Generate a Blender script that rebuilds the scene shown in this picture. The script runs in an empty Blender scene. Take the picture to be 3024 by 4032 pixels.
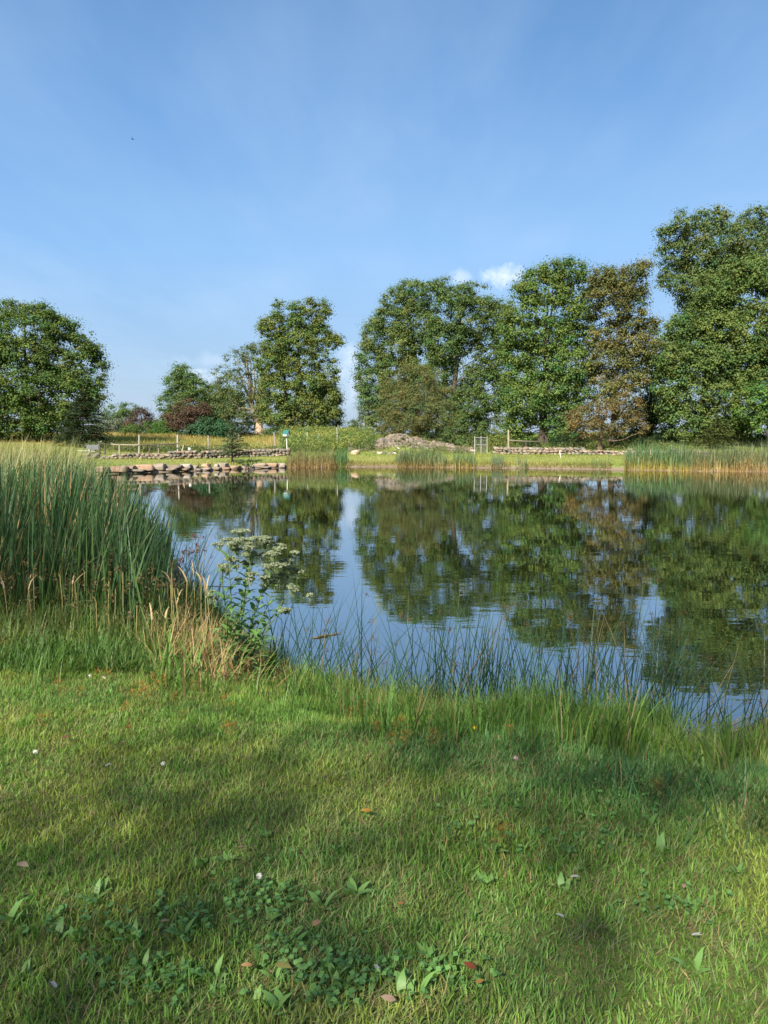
import bpy, bmesh, math, random
import numpy as np
from mathutils import Vector

# ------------------------------------------------------------------ camera, sky, sun, exposure
scene = bpy.context.scene
F, PX0, PY0 = 3030.0, 1512.0, 2016.0          # focal length and centre in photograph pixels
PITCH = math.radians(5.6)
EYE = np.array([0.0, 0.0, 1.95])              # the pond's water is z = 0
cam_data = bpy.data.cameras.new("camera")
cam_data.sensor_fit = 'VERTICAL'
cam_data.sensor_height = 24.0
cam_data.lens = 24.0 * F / 4032.0
cam_data.clip_start = 0.05
cam_data.clip_end = 8000.0
camera = bpy.data.objects.new("camera", cam_data)
camera.location = EYE
camera.rotation_euler = (math.pi / 2 - PITCH, 0, 0)
scene.collection.objects.link(camera)
scene.camera = camera

SUN_EL = math.radians(38.0)
SUN_AZ = math.radians(206.0)                  # compass style: 0 = +y, 90 = +x  (behind the camera, to the left)
TO_SUN = np.array([math.sin(SUN_AZ) * math.cos(SUN_EL), math.cos(SUN_AZ) * math.cos(SUN_EL), math.sin(SUN_EL)])
sun_data = bpy.data.lights.new("sun", 'SUN')
sun_data.energy = 5.0
sun_data.angle = math.radians(0.55)
sun_data.color = (1.0, 0.93, 0.80)
sun = bpy.data.objects.new("sun", sun_data)
sun.rotation_euler = Vector(tuple(-TO_SUN)).to_track_quat('-Z', 'Y').to_euler()
scene.collection.objects.link(sun)

scene.view_settings.view_transform = 'Standard'
scene.view_settings.look = 'None'
scene.view_settings.exposure = 1.1
scene.view_settings.gamma = 1.0
scene.cycles.max_bounces = 8
scene.cycles.transparent_max_bounces = 8
scene.cycles.transmission_bounces = 4
scene.cycles.caustics_reflective = False
scene.cycles.caustics_refractive = False


class Nodes:
    """small helper to wire shader nodes"""
    def __init__(self, tree):
        self.t = tree
        tree.nodes.clear()

    def new(self, kind, **kw):
        n = self.t.nodes.new(kind)
        ins = kw.pop('ins', {})
        for k, v in kw.items():
            setattr(n, k, v)
        for k, v in ins.items():
            if hasattr(v, 'is_output'):
                self.t.links.new(v, n.inputs[k])
            else:
                n.inputs[k].default_value = v
        return n

    def math(self, op, a, b=0.0, c=0.0, clamp=False):
        n = self.new('ShaderNodeMath', operation=op, use_clamp=clamp, ins={0: a, 1: b, 2: c})
        return n.outputs[0]

    def mix(self, fac, a, b):
        n = self.new('ShaderNodeMix', data_type='RGBA', ins={0: fac, 6: a, 7: b})
        return n.outputs[2]

    def noise(self, vec, scale, detail=3.0, rough=0.5, out='Fac'):
        n = self.new('ShaderNodeTexNoise', ins={'Vector': vec, 'Scale': scale, 'Detail': detail, 'Roughness': rough})
        return n.outputs[out]

    def ramp(self, fac, stops):
        n = self.new('ShaderNodeValToRGB', ins={0: fac})
        el = n.color_ramp.elements
        while len(el) < len(stops):
            el.new(0.5)
        for e, (p, c) in zip(el, stops):
            e.position = p
            e.color = c if len(c) == 4 else (*c, 1)
        return n.outputs[0]


def pix_dir(px, py):
    u = (np.asarray(px, float) - PX0) / F
    v = (PY0 - np.asarray(py, float)) / F
    return np.stack([u, math.cos(PITCH) + v * math.sin(PITCH), -math.sin(PITCH) + v * math.cos(PITCH)], -1)


def make_world():
    w = bpy.data.worlds.new("World")
    scene.world = w
    w.use_nodes = True
    n = Nodes(w.node_tree)
    sky = n.new('ShaderNodeTexSky', sky_type='NISHITA', sun_disc=False, sun_elevation=SUN_EL, sun_rotation=SUN_AZ,
                altitude=0.0, air_density=1.0, dust_density=1.2, ozone_density=3.0)
    geo = n.new('ShaderNodeTexCoord')
    d = geo.outputs['Generated']
    sep = n.new('ShaderNodeSeparateXYZ', ins={0: d})
    X, Y, Z = sep.outputs
    yy = n.math('MAXIMUM', Y, 0.05)
    U = n.math('DIVIDE', X, yy)
    V = n.math('DIVIDE', Z, yy)
    zz = n.math('ADD', n.math('MAXIMUM', Z, 0.0), 0.12)
    px_ = n.math('DIVIDE', X, zz)
    py_ = n.math('DIVIDE', Y, zz)
    plane = n.new('ShaderNodeCombineXYZ', ins={0: px_, 1: py_, 2: 0.0}).outputs[0]
    # thin high cirrus, drawn out in streaks over the sky plane
    mp = n.new('ShaderNodeMapping', ins={'Vector': plane, 'Rotation': (0, 0, math.radians(-28)), 'Scale': (1.0, 0.33, 1.0)})
    c1 = n.noise(mp.outputs[0], 1.3, 6.0, 0.55)
    c2 = n.noise(plane, 0.8, 4.0, 0.5)
    cir = n.math('MULTIPLY', n.ramp(c1, [(0.40, (0, 0, 0)), (0.72, (1, 1, 1))]), n.ramp(c2, [(0.3, (0.15,) * 3), (0.65, (1, 1, 1))]))
    cir = n.math('MULTIPLY', cir, 0.42)
    # even summer air: pulls the model sky toward the clear blue of a mild humid day
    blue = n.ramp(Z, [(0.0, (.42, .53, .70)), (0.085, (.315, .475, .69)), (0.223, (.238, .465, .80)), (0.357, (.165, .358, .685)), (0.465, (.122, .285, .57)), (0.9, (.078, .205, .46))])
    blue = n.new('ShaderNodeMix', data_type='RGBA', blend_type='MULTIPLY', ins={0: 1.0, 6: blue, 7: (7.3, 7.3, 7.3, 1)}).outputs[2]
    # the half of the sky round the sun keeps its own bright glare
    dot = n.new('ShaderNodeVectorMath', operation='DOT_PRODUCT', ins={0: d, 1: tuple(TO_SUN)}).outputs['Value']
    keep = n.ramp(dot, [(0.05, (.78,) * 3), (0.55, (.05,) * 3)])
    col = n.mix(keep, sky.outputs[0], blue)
    col = n.mix(cir, col, (4.2, 5.4, 6.8, 1))
    # small cumulus low above the trees: (px, py, half width, half height, strength)
    clouds = [(1985, 1085, 95, 42, 1.0), (1815, 1092, 40, 34, 0.55), (1385, 1400, 60, 75, 0.5), (1340, 1470, 70, 60, 0.4), (780, 1462, 55, 16, 0.6),
              (800, 1490, 110, 35, 0.45), (860, 1420, 160, 30, 0.25), (1390, 1540, 50, 70, 0.4), (2700, 1480, 200, 40, 0.5)]
    uv = n.new('ShaderNodeCombineXYZ', ins={0: U, 1: V, 2: 0.0}).outputs[0]
    wob = n.math('SUBTRACT', n.noise(uv, 38.0, 5.0, 0.62), 0.5)
    total = None
    for (px, py, a, b, s) in clouds:
        dv = pix_dir(px, py)
        u0, v0 = dv[0] / dv[1], dv[2] / dv[1]
        du = n.math('DIVIDE', n.math('SUBTRACT', U, float(u0)), a / F)
        dv_ = n.math('DIVIDE', n.math('SUBTRACT', V, float(v0)), b / F)
        r = n.math('SQRT', n.math('ADD', n.math('MULTIPLY', du, du), n.math('MULTIPLY', dv_, dv_)))
        m = n.math('SUBTRACT', 1.05, r)
        m = n.math('MULTIPLY_ADD', wob, 3.0, m)
        m = n.math('MULTIPLY', n.ramp(m, [(0.0, (0, 0, 0)), (0.95, (1, 1, 1))]), s)
        total = m if total is None else n.math('MAXIMUM', total, m)
    front = n.math('GREATER_THAN', Y, 0.06)
    total = n.math('MULTIPLY', n.math('MULTIPLY', total, front), 0.46)
    col = n.mix(total, col, (8.6, 8.8, 9.6, 1))
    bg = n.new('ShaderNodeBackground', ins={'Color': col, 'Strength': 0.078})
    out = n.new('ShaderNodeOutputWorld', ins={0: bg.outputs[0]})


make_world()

# ------------------------------------------------------------------ helpers
rng = np.random.default_rng(11)
random.seed(5)
COL = scene.collection
MATS = {}


def tag(o, label=None, cat=None, group=None, kind=None):
    if label: o['label'] = label
    if cat: o['category'] = cat
    if group: o['group'] = group
    if kind: o['kind'] = kind
    return o


def empty(name, loc, label, cat, group=None):
    o = bpy.data.objects.new(name, None)
    o.empty_display_size = 0.2
    o.location = tuple(float(a) for a in loc)
    COL.objects.link(o)
    return tag(o, label, cat, group)


class Geo:
    """collects vertices, faces and vertex colours of ONE mesh"""
    def __init__(self):
        self.v, self.c, self.f, self.n = [], [], [], 0

    def add(self, v, faces, c):
        v = np.asarray(v, float).reshape(-1, 3)
        c = np.asarray(c, float)
        if c.ndim == 1:
            c = np.tile(c, (len(v), 1))
        self.v.append(v)
        self.c.append(c)
        for f in (faces if isinstance(faces, list) else [faces]):
            if len(f):
                self.f.append(np.asarray(f, np.int64) + self.n)
        self.n += len(v)

    def build(self, name, mat, parent=None, smooth=False, origin=None):
        me = bpy.data.meshes.new(name)
        v = np.concatenate(self.v)
        c = np.concatenate(self.c)
        off = np.zeros(3)
        if parent is not None:
            off = np.array(parent.location)
        elif origin is not None:
            off = np.asarray(origin, float)
        v = v - off
        me.vertices.add(len(v))
        me.vertices.foreach_set('co', v.astype(np.float32).ravel())
        loops = np.concatenate([f.ravel() for f in self.f])
        sizes = np.concatenate([np.full(len(f), f.shape[1]) for f in self.f])
        starts = np.concatenate([[0], np.cumsum(sizes)[:-1]])
        me.loops.add(len(loops))
        me.loops.foreach_set('vertex_index', loops.astype(np.int32))
        me.polygons.add(len(sizes))
        me.polygons.foreach_set('loop_start', starts.astype(np.int32))
        me.polygons.foreach_set('loop_total', sizes.astype(np.int32))
        me.polygons.foreach_set('use_smooth', np.full(len(sizes), smooth))
        at = me.attributes.new('Col', 'FLOAT_COLOR', 'POINT')
        c4 = np.ones((len(v), 4), np.float32)
        c4[:, :3] = np.clip(c, 0.003, 1)
        at.data.foreach_set('color', c4.ravel())
        me.update(calc_edges=True)
        me.materials.append(mat)
        o = bpy.data.objects.new(name, me)
        COL.objects.link(o)
        if parent is not None:
            o.parent = parent
        elif origin is not None:
            o.location = tuple(off)
        return o


def copy_tree(o, parent=None):
    c = o.copy()
    COL.objects.link(c)
    c.parent = parent
    for ch in [x for x in bpy.data.objects if x.parent == o]:
        copy_tree(ch, c)
    return c


def lattice(x, y, scale, seed=0):
    """smooth value noise 0..1"""
    x = np.asarray(x, float) / scale + 1000.3
    y = np.asarray(y, float) / scale + 1000.7
    xi, yi = np.floor(x).astype(np.int64), np.floor(y).astype(np.int64)
    fx, fy = x - xi, y - yi
    fx, fy = fx * fx * (3 - 2 * fx), fy * fy * (3 - 2 * fy)

    def h(a, b):
        n = (a * 374761393 + b * 668265263 + seed * 1442695041) & 0x7fffffff
        n = ((n ^ (n >> 13)) * 1274126177) & 0x7fffffff
        return ((n ^ (n >> 16)) & 0xffff) / 65535.0
    return (h(xi, yi) * (1 - fx) + h(xi + 1, yi) * fx) * (1 - fy) + (h(xi, yi + 1) * (1 - fx) + h(xi + 1, yi + 1) * fx) * fy


def fbm(x, y, scale, seed=0):
    return 0.5 * lattice(x, y, scale, seed) + 0.3 * lattice(x, y, scale * .47, seed + 1) + 0.2 * lattice(x, y, scale * .21, seed + 2)


def sstep(a, b, x):
    t = np.clip((x - a) / (b - a), 0, 1)
    return t * t * (3 - 2 * t)


def unit(v):
    return v / np.maximum(np.linalg.norm(v, axis=-1, keepdims=True), 1e-9)


def at(px, py, D):
    """the point seen at a photograph pixel, D metres ahead"""
    d = pix_dir(px, py)
    return EYE + d * (np.asarray(D, float) / d[..., 1])[..., None]


def mpp(py, D):
    """metres per photograph pixel at distance D"""
    return D / (F * (math.cos(PITCH) + (PY0 - py) / F * math.sin(PITCH)))


# ------------------------------------------------------------------ materials
def principled(name):
    m = bpy.data.materials.new(name)
    m.use_nodes = True
    n = Nodes(m.node_tree)
    return m, n


def foliage(name, trans=0.35, rough=0.55, spec=0.25, vary=0.25):
    m, n = principled(name)
    a = n.new('ShaderNodeAttribute', attribute_name='Col').outputs['Color']
    tc = n.new('ShaderNodeTexCoord').outputs['Object']
    nz = n.noise(tc, 1.7, 3.0)
    hsv = n.new('ShaderNodeHueSaturation', ins={'Hue': 0.5, 'Saturation': 1.0, 'Value': n.math('MULTIPLY_ADD', nz, vary * 2, 1 - vary), 'Color': a})
    col = hsv.outputs[0]
    p = n.new('ShaderNodeBsdfPrincipled', ins={'Base Color': col, 'Roughness': rough, 'Specular IOR Level': spec})
    tcol = n.mix(1.0, col, col)
    tn = n.new('ShaderNodeMix', data_type='RGBA', blend_type='MULTIPLY', ins={0: 1.0, 6: col, 7: (1.5, 1.45, 0.55, 1)})
    t = n.new('ShaderNodeBsdfTranslucent', ins={'Color': tn.outputs[2]})
    mx = n.new('ShaderNodeMixShader', ins={0: trans, 1: p.outputs[0], 2: t.outputs[0]})
    n.new('ShaderNodeOutputMaterial', ins={0: mx.outputs[0]})
    return m


def bark(name, scale=6.0, rough=0.85):
    m, n = principled(name)
    a = n.new('ShaderNodeAttribute', attribute_name='Col').outputs['Color']
    tc = n.new('ShaderNodeTexCoord').outputs['Object']
    mp = n.new('ShaderNodeMapping', ins={'Vector': tc, 'Scale': (1, 1, 0.2)}).outputs[0]
    nz = n.noise(mp, scale * 2, 5.0, 0.65)
    hsv = n.new('ShaderNodeHueSaturation', ins={'Value': n.math('MULTIPLY_ADD', nz, 1.4, 0.35), 'Color': a})
    bmp = n.new('ShaderNodeBump', ins={'Strength': 0.7, 'Distance': 0.03, 'Height': nz})
    p = n.new('ShaderNodeBsdfPrincipled', ins={'Base Color': hsv.outputs[0], 'Roughness': rough, 'Specular IOR Level': 0.2, 'Normal': bmp.outputs[0]})
    n.new('ShaderNodeOutputMaterial', ins={0: p.outputs[0]})
    return m


def stone(name):
    m, n = principled(name)
    a = n.new('ShaderNodeAttribute', attribute_name='Col').outputs['Color']
    tc = n.new('ShaderNodeNewGeometry').outputs['Position']
    nz = n.noise(tc, 5.0, 7.0, 0.65)
    big = n.noise(tc, 1.3, 3.0, 0.5)
    hsv = n.new('ShaderNodeHueSaturation', ins={'Value': n.math('MULTIPLY_ADD', nz, 1.1, 0.45), 'Color': a})
    lich = n.mix(n.ramp(big, [(0.56, (0, 0, 0)), (0.72, (0.35,) * 3)]), hsv.outputs[0], (0.2, 0.2, 0.16, 1))
    bmp = n.new('ShaderNodeBump', ins={'Strength': 0.8, 'Distance': 0.04, 'Height': nz})
    p = n.new('ShaderNodeBsdfPrincipled', ins={'Base Color': lich, 'Roughness': 0.85, 'Specular IOR Level': 0.2, 'Normal': bmp.outputs[0]})
    n.new('ShaderNodeOutputMaterial', ins={0: p.outputs[0]})
    return m


def painted(name, rough=0.5, spec=0.4, grime=0.25):
    m, n = principled(name)
    a = n.new('ShaderNodeAttribute', attribute_name='Col').outputs['Color']
    tc = n.new('ShaderNodeTexCoord').outputs['Object']
    nz = n.noise(tc, 9.0, 4.0, 0.6)
    hsv = n.new('ShaderNodeHueSaturation', ins={'Value': n.math('MULTIPLY_ADD', nz, grime * 2, 1 - grime), 'Color': a})
    p = n.new('ShaderNodeBsdfPrincipled', ins={'Base Color': hsv.outputs[0], 'Roughness': rough, 'Specular IOR Level': spec})
    n.new('ShaderNodeOutputMaterial', ins={0: p.outputs[0]})
    return m


M_LEAF = foliage('tree leaves', 0.28, 0.6, 0.12)
M_NEEDLE = foliage('needles', 0.10, 0.6, 0.2)
M_BLADE = foliage('grass blades', 0.46, 0.5, 0.3, 0.15)
M_REED = foliage('reed leaves', 0.28, 0.45, 0.35, 0.15)
M_WEED = foliage('weed leaves', 0.30, 0.5, 0.35, 0.15)
M_DRY = foliage('dry plant matter', 0.15, 0.8, 0.1)
M_FLOWER = foliage('flower heads', 0.2, 0.8, 0.1, 0.2)
M_BARK = bark('bark')
M_WOOD = bark('weathered wood', 5.0)
M_STONE = stone('field stone')
M_PAINT = painted('painted surface')
M_METAL = painted('galvanised metal', 0.45, 0.5, 0.15)


def water_mat():
    m, n = principled('pond water')
    pos = n.new('ShaderNodeNewGeometry').outputs['Position']
    mp1 = n.new('ShaderNodeMapping', ins={'Vector': pos, 'Rotation': (0, 0, 0.15), 'Scale': (0.45, 1.0, 1.0)}).outputs[0]
    n1 = n.noise(mp1, 2.6, 3.0, 0.5)
    n2 = n.noise(mp1, 9.0, 2.0, 0.5)
    patch = n.ramp(n.noise(pos, 0.16, 2.0, 0.5), [(0.38, (0.25,) * 3), (0.62, (1.0,) * 3)])
    h = n.math('MULTIPLY', n.math('MULTIPLY_ADD', n2, 0.16, n1), patch)
    bmp = n.new('ShaderNodeBump', ins={'Strength': 1.0, 'Distance': 0.0024, 'Height': h})
    lw = n.new('ShaderNodeLayerWeight', ins={'Blend': 0.5})
    fr = n.ramp(lw.outputs['Facing'], [(0.0, (0.03,) * 3), (0.55, (0.27,) * 3), (0.75, (0.53,) * 3), (0.93, (0.76,) * 3), (1.0, (0.82,) * 3)])
    body = n.new('ShaderNodeBsdfDiffuse', ins={'Color': (0.012, 0.016, 0.005, 1)})
    gl = n.new('ShaderNodeBsdfGlossy', ins={'Color': (0.96, 0.98, 1.0, 1), 'Roughness': 0.012, 'Normal': bmp.outputs[0]})
    mx = n.new('ShaderNodeMixShader', ins={0: fr, 1: body.outputs[0], 2: gl.outputs[0]})
    n.new('ShaderNodeOutputMaterial', ins={0: mx.outputs[0]})
    return m


def ground_mat():
    m, n = principled('soil and turf')
    pos = n.new('ShaderNodeNewGeometry').outputs['Position']
    sep = n.new('ShaderNodeSeparateXYZ', ins={0: pos})
    fine = n.noise(pos, 22.0, 5.0, 0.65)
    mid = n.noise(pos, 2.2, 4.0, 0.6)
    big = n.noise(pos, 0.12, 3.0, 0.55)
    turf = n.mix(fine, (0.055, 0.075, 0.020, 1), (0.13, 0.145, 0.045, 1))
    far = n.mix(big, (0.14, 0.20, 0.045, 1), (0.30, 0.28, 0.10, 1))
    far = n.mix(n.math('MULTIPLY', mid, 0.5), far, (0.13, 0.18, 0.05, 1))
    isfar = n.math('MULTIPLY', n.math('GREATER_THAN', sep.outputs[1], 36.0), 1.0)
    col = n.mix(isfar, turf, far)
    mud = n.mix(fine, (0.10, 0.075, 0.05, 1), (0.30, 0.235, 0.165, 1))
    wet = n.math('MULTIPLY_ADD', mid, 0.10, sep.outputs[2])
    col = n.mix(n.ramp(wet, [(0.16, (1, 1, 1)), (0.22, (0, 0, 0))]), col, mud)
    bmp = n.new('ShaderNodeBump', ins={'Strength': 0.6, 'Distance': 0.03, 'Height': fine})
    p = n.new('ShaderNodeBsdfPrincipled', ins={'Base Color': col, 'Roughness': 0.9, 'Specular IOR Level': 0.15, 'Normal': bmp.outputs[0]})
    n.new('ShaderNodeOutputMaterial', ins={0: p.outputs[0]})
    return m


# ------------------------------------------------------------------ the land and the pond
shore_px = [(3300, 2920), (3024, 2945), (2860, 2965), (2720, 2965), (2640, 2935), (2500, 2890), (2200, 2865), (1900, 2850), (1600, 2820), (1350, 2775), (1150, 2705),
            (1020, 2600), (880, 2480), (780, 2400), (710, 2320), (655, 2200), (560, 2060), (450, 1960), (395, 1900), (330, 1868),
            (450, 1866), (700, 1857), (950, 1847), (1120, 1842), (1350, 1839), (1600, 1839), (1900, 1843), (2200, 1846), (2450, 1850), (2750, 1856), (3024, 1858), (3300, 1862)]


def on_water(px, py):
    d = pix_dir(px, py)
    return EYE + d * (EYE[2] / -d[2])


POND = np.array([on_water(*p)[:2] for p in shore_px])
POND = np.vstack([POND, [[70.0, POND[-1][1]], [70.0, POND[0][1] - 0.5]]])


def pond_sd(x, y):
    """signed distance to the shore, positive on land"""
    p = np.stack([np.ravel(x), np.ravel(y)], -1)
    a, b = POND, np.roll(POND, -1, 0)
    dmin = np.full(len(p), 1e9)
    inside = np.zeros(len(p), bool)
    for (ax, ay), (bx, by) in zip(a, b):
        ex, ey = bx - ax, by - ay
        t = np.clip(((p[:, 0] - ax) * ex + (p[:, 1] - ay) * ey) / (ex * ex + ey * ey), 0, 1)
        dd = (p[:, 0] - ax - t * ex) ** 2 + (p[:, 1] - ay - t * ey) ** 2
        dmin = np.minimum(dmin, dd)
        cross = ((ay > p[:, 1]) != (by > p[:, 1]))
        with np.errstate(divide='ignore', invalid='ignore'):
            xi = ax + (p[:, 1] - ay) / (by - ay) * ex if by != ay else np.full(len(p), 1e9)
        inside ^= cross & (p[:, 0] < xi)
    return (np.sqrt(dmin) * np.where(inside, -1, 1)).reshape(np.shape(x))


def height(x, y):
    x, y = np.asarray(x, float), np.asarray(y, float)
    sd = pond_sd(x, y)
    n1 = fbm(x, y, 1.6, 3) - 0.5
    near = 0.02 + 0.38 * sstep(0, 1.5, sd) + 0.05 * sstep(1.0, 6, sd) + 0.05 * n1 * sstep(0.1, 1, sd)
    back = 1 - sstep(40, 50, np.abs(x + 3))
    far = 0.05 + 0.17 * sstep(0, 0.6, sd) + 0.36 * sstep(0.4, 5, sd) + 0.047 * np.clip(sd - 5, 0, 31) + 0.10 * n1 * sstep(1, 4, sd)
    far += 0.95 * np.exp(-((x - 0.9) / 3.4) ** 2 - ((y - 61) / 3.2) ** 2)
    far += 0.55 * np.exp(-((x + 5.0) / 5.0) ** 2 - ((y - 74) / 7.0) ** 2)
    far = np.where(y > 92, far * (1 - sstep(92, 170, y)) + 0.2 * sstep(92, 170, y), far)
    k = sstep(14, 34, y)
    land = near * (1 - k) + far * k
    return np.where(sd > 0, land, 0.02 - 0.65 * sstep(0, 1.6, -sd))


def make_ground():
    def axis(parts):
        out = [np.arange(a, b, s) for a, b, s in parts]
        return np.concatenate(out)
    pos = axis([(0, 6, .15), (6, 12, .3), (12, 60, .7), (60, 150, 6), (150, 600, 50), (600, 4200, 400)])
    xs = np.concatenate([-pos[:0:-1], pos])
    ys = np.concatenate([-axis([(0, 6, .5), (6, 40, 2), (40, 300, 20), (300, 4200, 400)])[:0:-1],
                         axis([(0, 12, .15), (12, 36, .5), (36, 58, .22), (58, 100, .6), (100, 180, 4), (180, 600, 40), (600, 6000, 400)])])
    X, Y = np.meshgrid(xs, ys)
    Z = height(X, Y)
    g = Geo()
    idx = np.arange(X.size).reshape(X.shape)
    f = np.stack([idx[:-1, :-1], idx[:-1, 1:], idx[1:, 1:], idx[1:, :-1]], -1).reshape(-1, 4)
    g.add(np.stack([X, Y, Z], -1), f, (0.1, 0.1, 0.1))
    o = g.build('ground', ground_mat(), smooth=True)
    tag(o, kind='structure')
    w = Geo()
    w.add([(-40, 2.5, 0), (70, 2.5, 0), (70, 54, 0), (-40, 54, 0)], np.array([[0, 1, 2, 3]]), (0.1, 0.1, 0.1))
    o = w.build('water', water_mat())
    tag(o, kind='structure')


make_ground()

_tx = np.linspace(0, 1, 2)


def ground(px, py, tmax=140.0):
    """where the ray through a photograph pixel meets land or water"""
    d = pix_dir(px, py)
    t = np.concatenate([np.linspace(1.5, 15, 400), np.linspace(15, tmax, 1600)])
    p = EYE + d * t[:, None]
    h = np.maximum(height(p[:, 0], p[:, 1]), 0)
    below = p[:, 2] <= h
    i = int(np.argmax(below)) if below.any() else len(t) - 1
    q = p[i]
    return np.array([q[0], q[1], h[i]])


def gz(x, y):
    return float(np.maximum(height(np.array([x]), np.array([y]))[0], 0))


# ------------------------------------------------------------------ plant geometry
def blades(g, P, h, w, az, lean, curve, cb, ct, segs=3, twist=None, leafy=False, mid=None, droop=None):
    """tapered strips that bend from the vertical by lean (at the foot) to lean+curve (at the tip)"""
    N = len(P)
    if N == 0:
        return
    h, w, az, lean, curve = [np.broadcast_to(np.asarray(a, float), (N,)) for a in (h, w, az, lean, curve)]
    tw = np.broadcast_to(np.asarray(0.0 if twist is None else twist, float), (N,))
    side = np.stack([-np.sin(az + tw), np.cos(az + tw), np.zeros(N)], -1)
    hd = np.stack([np.cos(az), np.sin(az), np.zeros(N)], -1)
    cb = np.broadcast_to(np.asarray(cb, float), (N, 3))
    ct = np.broadcast_to(np.asarray(ct, float), (N, 3))
    pos = np.array(P, float)
    V = np.zeros((N, segs + 1, 2, 3))
    C = np.zeros((N, segs + 1, 2, 3))
    for k in range(segs + 1):
        t = k / segs
        if k:
            th = lean + curve * (t - 0.5 / segs) ** 1.3
            pos = pos + (hd * np.sin(th)[:, None] + np.array([0, 0, 1.0]) * np.cos(th)[:, None]) * (h / segs)[:, None]
        if leafy:
            pw = max(0.06, math.sin(math.pi * (0.06 + 0.94 * t ** 0.85))) if k < segs else 0.03
        else:
            pw = (0.75 + 0.25 * min(1, t * 4)) * (1 - t ** 2.2) if k < segs else 0.04
        V[:, k, 0] = pos - side * (w * 0.5 * pw)[:, None]
        V[:, k, 1] = pos + side * (w * 0.5 * pw)[:, None]
        cc = cb + (ct - cb) * (t if mid is None else min(1, t / mid))
        C[:, k, 0] = cc
        C[:, k, 1] = cc
    base = (np.arange(N) * (segs + 1) * 2)[:, None]
    k = np.arange(segs)[None]
    f = np.stack([base + 2 * k, base + 2 * k + 1, base + 2 * k + 3, base + 2 * k + 2], -1).reshape(-1, 4)
    g.add(V, f, C.reshape(-1, 3))


def cards(g, C, nrm, L, W, col, fold=0.0):
    """small pointed leaves facing nrm"""
    N = len(C)
    r = rng.normal(size=(N, 3))
    u = unit(r - nrm * np.sum(r * nrm, -1, keepdims=True))
    s = np.cross(nrm, u)
    L = np.broadcast_to(np.asarray(L, float), (N,))[:, None]
    W = np.broadcast_to(np.asarray(W, float), (N,))[:, None]
    V = np.stack([C - u * L * .5, C + s * W * .5 - u * L * .06 + nrm * fold * W, C + u * L * .5, C - s * W * .5 - u * L * .06 + nrm * fold * W], 1)
    f = np.arange(N * 4).reshape(N, 4)
    g.add(V, f, np.repeat(col, 4, 0))


def tube(g, pts, rad, col, sides=6):
    pts = np.asarray(pts, float)
    rad = np.broadcast_to(np.asarray(rad, float), (len(pts),))
    d = unit(np.gradient(pts, axis=0))
    ref = np.where(np.abs(d[:, 2:3]) > 0.9, np.array([[1.0, 0, 0]]), np.array([[0, 0, 1.0]]))
    a = unit(np.cross(d, ref))
    b = np.cross(d, a)
    th = np.arange(sides) / sides * 2 * math.pi
    ring = a[:, None] * np.cos(th)[None, :, None] + b[:, None] * np.sin(th)[None, :, None]
    V = pts[:, None] + ring * rad[:, None, None]
    n = len(pts)
    i = np.arange(n - 1)[:, None]
    j = np.arange(sides)[None]
    f = np.stack([i * sides + j, i * sides + (j + 1) % sides, (i + 1) * sides + (j + 1) % sides, (i + 1) * sides + j], -1).reshape(-1, 4)
    col = np.asarray(col, float)
    if col.ndim == 2:
        col = np.repeat(col, sides, 0)
    fs = [f]
    if sides > 2:
        cap = (np.arange(sides) + (n - 1) * sides)[None]
        fs.append(cap)
        fs.append(np.arange(sides)[::-1][None])
    g.add(V.reshape(-1, 3), fs, col)


def path(a, b, bend, n=6, wob=0.0):
    """a bent line from a to b; bend is an offset vector at the middle"""
    t = np.linspace(0, 1, n)[:, None]
    p = a * (1 - t) + b * t + np.asarray(bend) * (4 * t * (1 - t))
    if wob:
        q = rng.normal(size=(n, 3)) * wob
        q[0] = q[-1] = 0
        p = p + q
    return p


def rand_unit(n):
    return unit(rng.normal(size=(n, 3)))


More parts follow.
